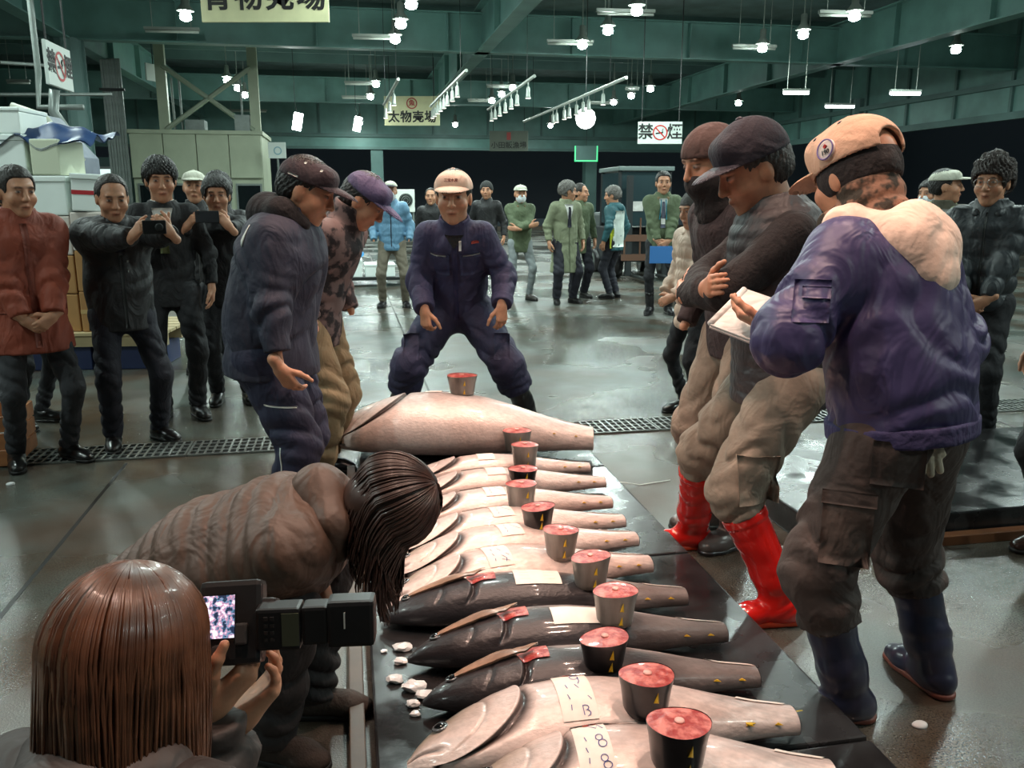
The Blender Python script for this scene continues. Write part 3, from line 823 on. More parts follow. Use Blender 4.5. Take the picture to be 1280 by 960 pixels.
for i, (ph, pt, fat, flip, dark, lb) in enumerate(FISH):
    a = onz(*ph, BZT+0.085); b = onz(*pt, BZT+0.07)
    L = float(np.linalg.norm((b-a)[:2])); rz = math.atan2(b[1]-a[1], b[0]-a[0])
    F = Fish(L, fat, 0.035 if not flip else -0.02, flip, i+1, dark, 0.02)
    # keep the chord: shift so that the ends meet the pixels
    e0 = F.yc(np.array(0.0)); e1 = F.yc(np.array(1.0)); sh = (e0+e1)/2*(-1 if flip else 1)
    nrm = np.array([-math.sin(rz), math.cos(rz)])
    base = np.array([a[0], a[1]])-nrm*sh
    r = empty('tuna', (base[0], base[1], BZT+0.001), rz); tag(r, lb, 'tuna', 'tuna laid out in a row')
    if i == 0: lb0 = r
    link('tuna_body', F.mesh(), SKIN, r)
    # tail cut face
    th = np.linspace(-math.pi, math.pi, 36, endpoint=False)
    P, *_ = F.surf(np.ones(36), th)
    c = P.mean(0); q = c+(P-c)*0.93; q[:, 0] += 0.0025
    qa = P.copy(); qa[:, 0] += 0.0015
    V = np.concatenate([q, [c+np.array([0.004, 0, 0])]])
    MB().add(V, [((k+1) % 36, k, 36) if flip else (k, (k+1) % 36, 36) for k in range(36)]).build('cut_face', MEATL, r, True)
    MB().add(qa, [tuple(range(36)) if not flip else tuple(range(35, -1, -1))]).build('tail_rim', FIN, r)
    sgn = 1
    # scraped white strip along the tail
    aw = (0.22, 0.72) if not flip else (-0.72, -0.22)
    V, Fq = F.patch(0.86, 0.985, *aw, off=0.003, nu=8, nv=5, skew=0.02)
    link('scraped_strip', npmesh('scraped_strip', *thicken(V, Fq)), SKINW, r)
    # pectoral fin, a long blade lying on the flank
    if not dark:
        V, Fq = F.patch(0.315, 0.62, 0.60, 0.72, off=0.004, nu=16, nv=4)
        V = V.reshape(16, 4, 3); cc = V.mean(1, keepdims=True); sc = np.linspace(1, 0.12, 16)[:, None, None]; V = cc+(V-cc)*sc
        V[:, :, 2] += 0.002
        link('pectoral_fin', npmesh('pectoral_fin', *thicken(V.reshape(-1, 3), Fq, 0.003)), FIN, r)
    else:
        # lifted gill cover with the fin under it
        V, Fq = F.patch(0.08, 0.34, -0.75, 0.25, off=0.010, nu=14, nv=8)
        V = V.reshape(14, 8, 3); V[:, :, 2] += (np.linspace(0, 1, 14)**1.5*0.024)[:, None]
        cc = V.mean(1, keepdims=True); sc = (np.linspace(0.55, 0.42, 14)*np.array([0.5, 0.7, 0.85, 0.95]+[1.0]*5+[0.95, 0.85, 0.65, 0.4, 0.12]))[:, None, None]; V = cc+(V-cc)*sc
        link('gill_cover', npmesh('gill_cover', *thicken(V.reshape(-1, 3), Fq, 0.006)), mat('gill cover', lin(150, 118, 98), 0.35, var=0.25, vscale=30, coat=0.3), r)
        V, Fq = F.patch(0.28, 0.37, -0.6, 0.1, off=0.004, nu=8, nv=6)
        link('gill_flesh', npmesh('gill_flesh', *thicken(V, Fq, 0.002)), MEAT, r)
    # eye
    et, ea = 0.085, (0.33 if not flip else -0.2)
    ep = F.smooth(np.array(et), np.array(ea), 0.0)
    el = L*0.017*fat
    eo = MB().lathe([(el*1.25, 0), (el*1.15, 0.004), (el*0.8, 0.005)], 18).build('eye', EYEW, r, True, loc=tuple(ep))
    eo.rotation_euler = (-ea*0.7*(1 if not flip else -1), -0.25, 0)
    MB().lathe([(el*0.95, 0.003), (el*0.8, 0.008), (el*0.4, 0.0105), (0.001, 0.011)], 16).build('pupil', EYEB, eo, True)
    # finlets along the lower tail edge
    for t in (0.85, 0.93):
        ay = (-1.15 if not flip else 1.15)
        p = F.smooth(np.array(t), np.array(ay if not dark else 1.2), 0.001)
        o = link('finlet', fin_me, None, r, loc=tuple(p)); o.rotation_euler = (0, 0, -0.5); o.scale = (0.8,)*3
    fish_objs.append((F, r, base, rz))
def fish_pos(i, px, py):           # where a pixel meets the upper side of a fish
    F, r, base, rz = fish_objs[i]
    z = BZT+0.15
    for _ in range(4):
        w = onz(px, py, z); d = w[:2]-base
        x = d[0]*math.cos(rz)+d[1]*math.sin(rz); y = -d[0]*math.sin(rz)+d[1]*math.cos(rz)
        t = min(max(x/F.L, 0.02), 0.98)
        yn = (y*(-1 if F.flip else 1)-float(F.yc(np.array(t))))/(float(prof(t, HY))*F.L*F.fat)
        a = math.asin(min(max(yn, -0.9), 0.9))
        P = F.smooth(np.array(t), np.array(a), 0.0)
        z = BZT+float(P[2])
    return t, a, w[:2], z
# ------------------------------------------------------------------ tail pieces standing on the fish
SKB = mat('black tail skin', lin(30, 28, 30), 0.3, var=0.25, vscale=40, coat=0.3)
SKG = mat('grey tail skin', lin(142, 136, 130), 0.32, 0.2, var=0.25, vscale=25, coat=0.3, stretch=(1, 1, 0.3))
def piece(i, px, py_bot, wtop, h_px, dark, label, slant=0.0, rot=0.0, meat=True):
    t, a, w, z = fish_pos(i, px, py_bot-3)
    if i == 0:                     # stands on the crest of the big one
        F, r0, base, rz = fish_objs[0]; P = F.smooth(np.array(t), np.array(0.12), 0.0)
        w = base+np.array([P[0]*math.cos(rz)-P[1]*math.sin(rz), P[0]*math.sin(rz)+P[1]*math.cos(rz)]); z = BZT+float(P[2])
    Y = w[1]; sc = math.hypot(Y, CAMH-z)/FPX
    R = wtop*sc/2; H = h_px*sc*0.98; n = 28
    r = empty('tail_piece', (w[0], w[1], z-0.004), rot); tag(r, label, 'tuna tail piece', 'cut tail pieces standing on the fish')
    vs = []; fs = []
    prf = [(0.76, 0.0), (0.80, 0.15), (0.85, 0.4), (0.91, 0.7), (0.985, 0.93), (1.0, 1.0)]
    for q, hh in prf:
        for k in range(n):
            th = 2*math.pi*k/n; x, y = R*q*math.cos(th), R*q*0.82*math.sin(th)
            bulge = 1+0.04*math.cos(3*th+i)
            vs.append((x*bulge, y*bulge, hh*H+slant*x*hh))
    for j in range(len(prf)-1):
        for k in range(n):
            k2 = (k+1) % n; fs.append((j*n+k, j*n+k2, (j+1)*n+k2, (j+1)*n+k))
    fs.append(tuple(range(n-1, -1, -1)))
    MB().add(vs, fs).build('skin', SKB if dark else SKG, r, True)
    tv = [(R*0.985*math.cos(2*math.pi*k/n)*(1+0.04*math.cos(6*math.pi*k/n+i)), R*0.81*math.sin(2*math.pi*k/n)*(1+0.04*math.cos(6*math.pi*k/n+i)), H*0.985+slant*R*0.985*math.cos(2*math.pi*k/n)) for k in range(n)]
    tv2 = [(x*0.5, y*0.5, H*0.985+slant*x*0.5+0.004) for x, y, zz in tv]
    MB().add(tv+tv2, [(k, (k+1) % n, n+(k+1) % n, n+k) for k in range(n)]+[tuple(n+k for k in range(n))]).build('meat', MEAT, r, True)
    MB().lathe([(R*0.16, 0.004), (R*0.15, 0.008), (0.004, 0.009)], 12, c=(0, 0, H*0.985)).build('backbone', MEATL, r, True)
    for k, hh in enumerate((0.22, 0.66)):
        ang = -math.pi/2+0.25; q = R*np.interp(hh, [p[1] for p in prf], [p[0] for p in prf])
        x, y = q*math.cos(ang), q*0.82*math.sin(ang)-0.002
        MB().add([(x-0.007, y, hh*H-0.012), (x+0.006, y-0.001, hh*H-0.012), (x+0.003, y-0.003, hh*H+0.02), (x, y-0.009, hh*H-0.004)], [(0, 1, 3), (1, 2, 3), (2, 0, 3), (0, 2, 1)]).build('finlet', YEL, r)
    return r
piece(0, 571, 508, 38, 25, False, 'grey tail piece with bright red top on the largest tuna')
piece(1, 629, 552, 31, 28, False, 'farthest of the clustered grey tail pieces behind the silver tuna')
piece(1, 646, 566, 36, 28, False, 'second grey tail piece, overlapping the farthest of the cluster')
piece(2, 656, 586, 34, 31, False, 'grey tail piece with a yellow finlet, third of the cluster')
piece(3, 654, 607, 37, 21, True, 'black-sided tail piece squeezed between two grey ones')
piece(4, 652, 635, 39, 34, False, 'grey tail piece in front of the squeezed black one, tilted red top', rot=0.2)
piece(5, 672, 660, 42, 27, True, 'black tail piece without visible red top in mid row', slant=0.10)
piece(6, 700, 702, 44, 36, False, 'upright brownish-grey tail piece on the silver tuna before the dark ones', slant=-0.03)
piece(7, 737, 738, 48, 39, False, 'grey tail piece on the dark tuna with printed slip', slant=0.12)
piece(8, 768, 782, 54, 43, False, 'grey tail piece with red top on the torn-patched dark tuna', slant=0.05)
piece(9, 755, 836, 58, 38, True, 'black tail piece with two yellow finlets on the nearest dark tuna', slant=0.12)
piece(10, 807, 905, 65, 50, True, 'black tail piece with red top on the second nearest silver tuna')
piece(11, 846, 972, 74, 58, True, 'biggest black tail piece with red top at the bottom picture edge')
# ------------------------------------------------------------------ paper slips
def stroke_mesh(F, T0, T1, A0, A1, strokes, w=0.0022, off=0.0045):
    vs = []; fs = []
    for st in strokes:
        P = []
        for u, v in st: P.append(F.smooth(np.array(T0+(T1-T0)*u), np.array(A0+(A1-A0)*v), off))
        P = np.array(P); o = len(vs)
        for k in range(len(P)):
            d = P[min(k+1, len(P)-1)]-P[max(k-1, 0)]; n = np.array([-d[1], d[0], 0]); n = n/(np.linalg.norm(n)+1e-9)*w/2
            vs += [P[k]-n, P[k]+n]
        for k in range(len(P)-1): fs.append((o+2*k, o+2*k+2, o+2*k+3, o+2*k+1))
    return vs, fs
def arc(cx, cy, rx, ry, a0=0, a1=360, n=14): return [(cx+rx*math.cos(math.radians(a0+(a1-a0)*k/n)), cy+ry*math.sin(math.radians(a0+(a1-a0)*k/n))) for k in range(n+1)]
def slip(i, t0, t1, a0, a1, label, pen, stamps=True, plain=False, jag=0, skew=0.0):
    F, r0, base, rz = fish_objs[i]
    r = empty('auction_slip', tuple(r0.location), rz); tag(r, label, 'paper slip', 'paper slips on the tuna')
    V, Fq = F.patch(t0, t1, a0, a1, off=0.003, nu=12, nv=14, jag=jag, skew=skew)
    link('paper', npmesh('paper', *thicken(V, Fq, 0.0008)), PAPER, r)
    if pen:
        vs, fs = stroke_mesh(F, t0, t1, a0, a1, pen); MB().add(vs, fs).build('handwriting', PEN, r)
    if stamps:
        for k, (u, v) in enumerate(((0.45, 0.9), (0.7, 0.93))):
            V, Fq = F.patch(t0+(t1-t0)*(u-0.09), t0+(t1-t0)*(u+0.09), a0+(a1-a0)*(v-0.045), a0+(a1-a0)*(v+0.045), off=0.0046, nu=3, nv=3)
            link('red_stamp', npmesh('red_stamp', V, Fq), STAMP, r)
    if plain:
        lines = [[(0.12, v), (0.88, v)] for v in (0.2, 0.35, 0.5, 0.65, 0.8)]
        vs, fs = stroke_mesh(F, t0, t1, a0, a1, lines, w=0.0012); MB().add(vs, fs).build('printed_rows', mat('grey print', lin(150, 140, 136), 0.6), r)
    return r
nine = [arc(0.62, 0.74, 0.12, 0.07), [(0.74, 0.74), (0.72, 0.62), (0.66, 0.56)]]
slash = [[(0.55, 0.55), (0.9, 0.28)]]
bee = [[(0.6, 0.2), (0.6, 0.06)], arc(0.66, 0.165, 0.09, 0.035, -90, 120), arc(0.68, 0.09, 0.1, 0.04, -90, 100)]
ticks = [[(0.28, 0.55), (0.32, 0.48)], [(0.26, 0.38), (0.3, 0.3)], [(0.3, 0.22), (0.28, 0.14)]]
ell_ = [[(0.5, 0.86), (0.7, 0.72), (0.78, 0.84), (0.9, 0.7)]]
eights = [arc(0.7, 0.52, 0.1, 0.05), arc(0.76, 0.42, 0.12, 0.06), arc(0.72, 0.2, 0.1, 0.05), arc(0.78, 0.1, 0.12, 0.05)]
slip(10, 0.375, 0.465, -0.75, 0.80, 'white slip with blue figures and red stamps on the second nearest silver tuna', nine+slash+bee+ticks)
slip(11, 0.315, 0.405, -0.75, 0.75, 'white slip with blue looped figures on the nearest silver tuna', ell_+eights+ticks)
slip(6, 0.37, 0.46, -0.7, 0.75, 'white slip with blue pen marks on the silver tuna before the dark ones', slash+ticks+[[(0.6, 0.3), (0.75, 0.2), (0.7, 0.1)], [(0.55, 0.18), (0.85, 0.12)]])
slip(7, 0.43, 0.58, -0.72, 0.45, 'printed white slip on the farthest dark tuna', None, False, True)
slip(8, 0.44, 0.60, -0.2, 0.55, 'torn white patch of paper on the middle dark tuna', None, False, False, jag=1.0)
for i, (t0, lb) in {0: (0.37, 'small pale slip on the shoulder of the largest tuna'), 1: (0.40, 'small pale slip on the second tuna from the far end'),
                    2: (0.42, 'pale slip on the third tuna from the far end'), 3: (0.41, 'pale slip on the fourth tuna from the far end'),
                    4: (0.42, 'pale slip on the fifth tuna from the far end'), 5: (0.44, 'pale slip on the sixth tuna from the far end')}.items():
    slip(i, t0, t0+0.09 if i else t0+0.06, -0.5 if i else 0.05, 0.7, lb, ticks+slash if i > 2 else None, i > 2)
# ice crumbs on the boards
ICE = mat('melting ice', lin(225, 225, 225), 0.15, coat=0.5, var=0.1)
ICEL = ((503, 812, 0.030, 'topmost of the larger ice lumps left of the dark tuna snouts'), (500, 829, 0.022, 'small ice lump just under the topmost large one'), (493, 852, 0.026, 'leftmost large ice lump on the black board'),
        (518, 862, 0.034, 'largest ice lump, left of the nearest dark tuna snout'), (530, 871, 0.026, 'ice lump touching the right side of the largest one'), (516, 882, 0.02, 'ice lump just below the largest one'),
        (519, 894, 0.016, 'lowest small ice lump beside the silver tuna head'), (480, 815, 0.012, 'tiny ice crumb farthest left on the board'))
for k, (px, py, s, lb) in enumerate(ICEL):
    bm = bmesh.new(); bmesh.ops.create_icosphere(bm, subdivisions=2, radius=1)
    R2 = random.Random(k)
    for v in bm.verts: v.co *= 1+R2.uniform(-0.25, 0.25)
    me = bpy.data.meshes.new('ice_lump'); bm.to_mesh(me); bm.free()
    p = onz(px, py, BZT)
    o = link('ice_lump', me, ICE, None, loc=(p[0], p[1], BZT+s*0.35)); o.scale = (s, s*0.8, s*0.4)
    tag(o, lb, 'ice', 'ice lumps on the board')
# yellow tags and cords
CORD = mat('yellow cord', lin(230, 190, 40), 0.5)
p = onz(545, 938, BZT+0.06)
o = MB().tube([(0, 0, 0), (-0.008, -0.03, 0.004), (-0.016, -0.09, -0.035)], [0.004, 0.003, 0.0025], 6).build('yellow_tie', CORD, None, True, loc=tuple(p)); tag(o, 'yellow tie at the mouth of the second nearest tuna', 'tie')
t, a, w, z = fish_pos(10, 935, 905)
q1 = onz(1003, 888, 0.10)
pts = [np.array([w[0], w[1], z+0.006]), (np.array([w[0], w[1], z])+q1)/2+np.array([0, 0, 0.012]), q1]
o = MB().tube([p-pts[0] for p in pts], [0.008, 0.006, 0.002], 6, flat=0.3).build('yellow_strap', CORD, None, True, loc=tuple(pts[0])); tag(o, 'yellow strap round the tail of the second nearest tuna', 'strap')
p0 = onz(757, 600, 0.07); p1 = onz(800, 606, 0.004); p2 = onz(838, 600, 0.004)
o = MB().tube([p-p1 for p in (p0, p1, p2)], 0.0025, 5).build('white_string', WHITE, None, True, loc=tuple(p1)); tag(o, 'thin white string trailing over the floor from a far tuna tail', 'string')
# ================================================================== people
SKINM = mat('skin', (1, 1, 1), 0.5, attr=True, var=0.06, vscale=60, sss=0.12, bump=0.04, bscale=200)
def fab(name, c, rough=0.8, bump=0.25, bscale=45, var=0.12, **k): return mat(name, lin(*c), rough, var=var, vscale=7, bump=bump, bscale=bscale, wr=0.36, **k)
def rotz(v, a):
    c, s = math.cos(a), math.sin(a); v = np.asarray(v, float)
    return np.array([c*v[0]-s*v[1], s*v[0]+c*v[1], v[2]])
def ik(a, b, l1, l2, hint):
    a = np.array(a, float); b = np.array(b, float); d = b-a; D = np.linalg.norm(d); u = d/(D+1e-9)
    D2 = min(D, (l1+l2)*0.998); x = (l1*l1-l2*l2+D2*D2)/(2*D2); h = math.sqrt(max(l1*l1-x*x, 0))
    n = np.array(hint, float); n = n-u*(n @ u); n = n/(np.linalg.norm(n)+1e-9)
    return a+u*x+n*h, a+u*D2
def frame(f, up=(0, 0, 1)):
    f = unit(f); r = np.cross(f, up)
    if np.linalg.norm(r) < 1e-3: r = np.array([1.0, 0, 0])
    r = unit(r); return r, f, np.cross(r, f)

def hand_vol(V, w, d, n, side, s=1.0, curl=0.35, spread=0.12, thumb=0.5, fist=False):
    """w wrist, d direction of the fingers, n palm normal, side +1 when the thumb lies towards cross(d, n)"""
    d = unit(d); n = unit(n-d*(n @ d)); t = np.cross(d, n)*side
    P = lambda a, b, c: w+s*(d*a+t*b+n*c)
    V.cone(P(-0.05, 0, 0), P(0.015, 0, 0), 0.027*s, 0.026*s, 0.02)
    for b, L in ((0.028, 0.088), (0.010, 0.092), (-0.009, 0.088), (-0.027, 0.080)):
        V.cone(P(0.01, b*0.6, 0), P(L, b, 0), 0.016*s, 0.0125*s, 0.018)
    for b, L0, ln in ((0.029, 0.088, 0.068), (0.010, 0.092, 0.076), (-0.009, 0.088, 0.070), (-0.027, 0.080, 0.056)):
        p = np.array([L0, b, 0.0]); ang = 0.15 if not fist else 0.9
        for q, fr, rr in ((0, 0.45, 0.0098), (1, 0.32, 0.0088), (2, 0.25, 0.0078)):
            ang += curl*(1.0 if q else 0.8)
            e = p+ln*fr*np.array([math.cos(ang), spread*b*4, math.sin(ang)])
            V.cone(P(*p), P(*e), rr*s, (rr-0.0008)*s, 0.004); p = e
    p = np.array([0.025, 0.026, 0.008])
    for fr, a2, up, rr in ((0.045, 0.9-0.3*thumb, 0.5*thumb, 0.0145), (0.034, 0.6-0.3*thumb, 0.6*thumb, 0.0115), (0.027, 0.35-0.3*thumb, 0.7*thumb, 0.0098)):
        e = p+fr*np.array([math.cos(a2), math.sin(a2), up]); V.cone(P(*p), P(*e), rr*s, (rr-0.001)*s, 0.008); p = e

class Person:
    def __init__(s, label, loc, heading=0, H=1.70, lean=0, hunch=0, side=0, twist=0, pelvis=None, pz=None, feet=None, hands=None,
                 head=(0, 0), vx=0.011, elbow=(None, None), skin=(196, 142, 112), headroll=0, fat=1.0, knee=(None, None), hip_y=0.0, hs=1.14):
        s.H = H; k = s.k = H/(1.70+0.2*(hs-1)); s.kh = k*hs; s.vx = vx; s.fat = fat; s.skin = np.array(lin(*skin))
        s.loc = np.array([loc[0], loc[1], 0.0]); s.rz = math.radians(heading); s.label = label
        s.root = empty('person', tuple(s.loc), s.rz); tag(s.root, label, 'person')
        R = np.array([-1.0, 0, 0]); Fw = np.array([0, -1.0, 0])
        th, sd = math.radians(lean), math.radians(side)
        up = unit(np.array([-math.sin(sd), -math.sin(th), math.cos(th)*math.cos(sd)]))
        h2 = math.radians(lean+hunch); up2 = unit(np.array([-math.sin(sd), -math.sin(h2), math.cos(h2)]))
        s.P = np.array([0, hip_y, (pz if pz is not None else 0.90*k)], float)
        tw = math.radians(twist)
        s.R = R; s.F = Fw; s.up = up; s.up2 = up2
        s.CR = rotz(R, tw); s.CF = unit(np.cross(up2, s.CR)); s.CF = s.CF if s.CF @ rotz(Fw, tw) > 0 else -s.CF
        s.waist = s.P+up*0.16*k; s.C = s.waist+up2*0.21*k
        s.N = s.waist+up2*0.375*k
        s.sh = [s.waist+up2*0.335*k+sg*s.CR*0.168*k for sg in (1, -1)]       # right, left
        y, p = math.radians(head[0]), math.radians(head[1])
        f = rotz(np.array([0, -math.cos(p), -math.sin(p)]), y)
        s.hr, s.hf, s.hu = frame(f)
        if headroll:
            c, q = math.cos(math.radians(headroll)), math.sin(math.radians(headroll)); s.hr, s.hu = c*s.hr+q*s.hu, c*s.hu-q*s.hr
        nk = unit(up2*0.6+s.hu*0.4+s.CF*0.25)
        s.neck_top = s.N+nk*0.075*k
        s.HC = s.neck_top+s.hu*0.095*s.kh+s.hf*0.012*k
        s.hips = [s.P+sg*R*0.095*k-up*0.02*k for sg in (1, -1)]
        if feet is None: feet = [(-0.11, 0.0, 12), (0.11, 0.02, -12)]
        s.feet = []; s.knees = []; s.ank = []
        for i, ft in enumerate(feet):
            x, yy, yaw = ft[:3]; z0 = ft[3] if len(ft) > 3 else 0.0
            fd = rotz(Fw, math.radians(-yaw)); pit = ft[4] if len(ft) > 4 else 0.0
            an = np.array([x, yy, 0.085*k+z0])
            kn, an = ik(s.hips[i], an, 0.425*k, 0.415*k, knee[i] if knee[i] is not None else fd*1.0)
            s.feet.append((fd, z0, pit)); s.knees.append(kn); s.ank.append(an)
        s.elb = []; s.wr = []
        if hands is None: hands = [None, None]
        s.hd = []
        for i, hn in enumerate(hands):
            sg = 1 if i == 0 else -1
            o = dict(pos=s.P+sg*R*0.27*k+np.array([0, -0.03, 0.0]), d=(0, -0.15, -1), n=-sg*R, curl=0.35, show=True)
            if hn is not None:
                o.update(hn)
                if 'w' in hn: o['pos'] = s.local(hn['w'])
                if 'dw' in hn: o['d'] = rotz(hn['dw'], -s.rz)
                if 'nw' in hn: o['n'] = rotz(hn['nw'], -s.rz)
            hint = elbow[i] if elbow[i] is not None else (0.5*sg*R+np.array([0, 0.8, -0.4]))
            e, wv = ik(s.sh[i], o['pos'], 0.285*k, 0.25*k, hint)
            s.elb.append(e); s.wr.append(wv); s.hd.append(o)
    def local(s, w): return rotz(np.array(w, float)-s.loc, -s.rz)
    def hp(s, x, y, z): return s.HC+s.kh*(s.hr*x+s.hf*y+s.hu*z)
    def HR(s): return np.stack([s.hr, s.hf, s.hu], 1)
    def add(s, name, V, m, vx=None, parent=None, colr=None, label=None):
        v, f = V.mesh(vx or s.vx)
        if len(f) == 0: return None
        o = link(name, npmesh(name, v, f, True, None if colr is None else colr(v)), m, parent or s.root)
        if label: o['label'] = label
        return o
    # ---- the body: head, neck, torso core, limbs and hands as one mesh
    def body(s, brow=True, smile=0.0, hv=None, eyes_shut=False, hand_vx=None, hcol=(26, 20, 18), beard=False):
        k = s.kh; R3 = s.HR(); V = Vol()
        hp = s.hp
        V.ell(hp(0, -0.012, 0.030), np.array([0.077, 0.098, 0.088])*k, R3)
        V.ell(hp(0, 0.026, -0.042), np.array([0.062, 0.066, 0.078])*k*np.array([s.fat**0.5, 1, 1]), R3, k=0.04)
        V.ell(hp(0, 0.064, -0.098), np.array([0.026, 0.022, 0.020])*k, R3, k=0.03)
        for sg in (1, -1):
            V.ell(hp(sg*0.042, 0.060, -0.030), np.array([0.024, 0.024, 0.024])*k, R3, k=0.025)
            V.ell(hp(sg*0.076, -0.008, -0.008), np.array([0.010, 0.020, 0.032])*k, R3, k=0.008)
        V.cone(hp(-0.036, 0.082, 0.030), hp(0.036, 0.082, 0.030), 0.011*k, 0.011*k, 0.02)
        for sg in (1, -1): V.ell(hp(sg*0.031, 0.101, 0.008), np.array([0.019, 0.012, 0.012])*k, R3, k=0.012, sub=True)
        for sg in (1, -1): V.ell(hp(sg*0.031, 0.081, 0.008), np.array([0.0135, 0.0125, 0.0105])*k, R3, k=0.003)
        V.cone(hp(0, 0.092, 0.014), hp(0, 0.108, -0.026), 0.008*k, 0.0125*k, 0.012)
        for sg in (1, -1): V.ell(hp(sg*0.011, 0.099, -0.031), np.array([0.009, 0.009, 0.007])*k, R3, k=0.006)
        V.cone(hp(-0.020, 0.083, -0.061+smile*0.006), hp(0, 0.090, -0.060), 0.0065*k, 0.0085*k, 0.008)
        V.cone(hp(0.020, 0.083, -0.061+smile*0.006), hp(0, 0.090, -0.060), 0.0065*k, 0.0085*k, 0.008)
        V.cone(hp(-0.016, 0.082, -0.071), hp(0.016, 0.082, -0.071), 0.0075*k, 0.0075*k, 0.008)
        V.cone(hp(0, -0.018, -0.05), s.N-s.up2*0.02*k, 0.054*k*s.fat**0.5, 0.064*k*s.fat**0.5, 0.03)
        hvx = hv or min(s.vx*0.62, 0.007)
        parts = [V.mesh(hvx)]
        k = s.k; C = Vol()
        C.cone(s.N-s.up2*0.07*k, s.P, 0.06*k, 0.07*k, 0.02)
        for i in range(2):
            C.cone(s.N-s.up2*0.08*k, s.sh[i], 0.035*k, 0.035*k); C.cone(s.sh[i], s.elb[i], 0.034*k, 0.028*k); C.cone(s.elb[i], s.wr[i], 0.026*k, 0.022*k)
            C.cone(s.P, s.hips[i], 0.06*k, 0.055*k); C.cone(s.hips[i], s.knees[i], 0.05*k, 0.036*k); C.cone(s.knees[i], s.ank[i], 0.034*k, 0.028*k)
        parts.append(C.mesh(max(s.vx*1.6, 0.018)))
        nh = len(parts[0][0])
        for i in range(2):
            o = s.hd[i]
            if not o['show']: continue
            hvol = Vol(); sg = 1 if i == 0 else -1
            hand_vol(hvol, s.wr[i], np.array(o['d'], float), np.array(o['n'], float), o.get('side', sg), k*0.97, o['curl'], thumb=o.get('thumb', 0.5), fist=o.get('fist', False))
            parts.append(hvol.mesh(hand_vx or min(max(s.vx*0.5, 0.004), 0.0065)))
        v, f = join_arr(parts)
        Q = ((v-s.HC) @ R3)/s.kh; x, y, z = Q[:, 0], Q[:, 1], Q[:, 2]
        ishead = np.arange(len(v)) < nh
        C = np.tile(s.skin, (len(v), 1))
        def mixc(c, w):
            nonlocal C; w = np.clip(w, 0, 1)*ishead; C = C*(1-w[:, None])+np.array(c)*w[:, None]
        front = (y > 0.04)
        mixc(s.skin*np.array([1.05, 0.86, 0.82]), 0.6*front*np.exp(-((np.abs(x)-0.04)/0.02)**2-((z+0.028)/0.022)**2))
        mixc(s.skin*np.array([0.80, 0.52, 0.50]), 0.85*front*np.exp(-(x/0.021)**4-((z+0.065)/0.0105)**4))
        mixc((0.05, 0.02, 0.018), 0.8*front*np.exp(-(x/0.020)**4-((z+0.0655+0.006*(np.abs(x)/0.02)**2*(-smile))/0.0022)**2))
        ex = np.abs(x)-0.031
        if not eyes_shut:
            mixc((0.34, 0.31, 0.29), front*np.exp(-(ex/0.0120)**4-((z-0.0075)/0.0040)**4))
            mixc((0.012, 0.009, 0.008), front*np.exp(-(ex/0.0060)**4-((z-0.0080)/0.0050)**4))
        mixc((0.02, 0.014, 0.012), 0.85*front*np.exp(-(ex/0.015)**4-((z-0.0145)/0.0024)**2))
        if brow: mixc(lin(*hcol), 0.85*front*np.exp(-(ex/0.019)**4-((z-0.031+0.15*np.abs(ex))/0.0052)**4))
        if beard: mixc(s.skin*0.55, 0.5*(z < -0.045)*(y > 0.0)*np.exp(-((z+0.085)/0.04)**4))
        o = link('body', npmesh('body', v, f, True, C), SKINM, s.root)
        s.body_o = o
        return s
    # ---- upper garment
    def top(s, m, name='jacket', bulk=0.03, hem=0.10, quilt=None, collar=0.05, fold=0.006, sleeve=(0.0, 0.0), arms=True, vest=False, sq=0.70,
            belly=0.0, hood=None, open_neck=True, cuff=None, hemr=0.0, wristcut=0.02, shoulder=0.0, drop=None):
        k = s.k; f = s.fat; V = Vol(); bulk = bulk*0.85
        hemp = s.P-s.up*hem*k if drop is None else s.P+np.array(drop)*1.0
        q = dict(quilt=quilt) if quilt else {}
        fo = lambda a, wl, ph, *r: None if (quilt or not fold) else (fold*a, wl, ph)+tuple(r)
        V.cone(hemp, s.waist, (0.138*f+bulk+hemr)*k, (0.128*f+bulk+belly*0.5)*k, 0.03, fa=True, sq=(s.F, sq+0.05), fold=fo(0.7, 0.16, 1), **q)
        V.cone(s.waist, s.C+s.up2*0.02*k, (0.130*f+bulk+belly*0.6)*k, (0.150*f+bulk*0.9)*k, 0.05, sq=(s.CF, sq), fold=fo(0.7, 0.19, 2), **q)
        if belly: V.ell(s.P+s.up*0.08*k+s.F*0.06*k, np.array([0.13, 0.10+belly, 0.16])*k, None, k=0.06)
        V.cone(s.sh[0]-s.CR*0.03*k-s.up2*0.015*k, s.sh[1]+s.CR*0.03*k-s.up2*0.015*k, (0.058+bulk*0.7+shoulder)*k, (0.058+bulk*0.7+shoulder)*k, 0.06, sq=(s.CF, 0.95))
        V.cone(s.N-s.up2*0.07*k, s.N-s.up2*0.0*k, (0.105+bulk*0.6)*k, (0.070+bulk*0.3)*k, 0.05)
        if collar: V.cone(s.N-s.up2*0.05*k, s.N+(s.neck_top-s.N)*0.4+s.up2*collar*k, (0.082+bulk*0.35)*k, (0.078+bulk*0.3)*k, 0.02, fb=True)
        T = Vol(); T.ops = list(V.ops); s.torv = T
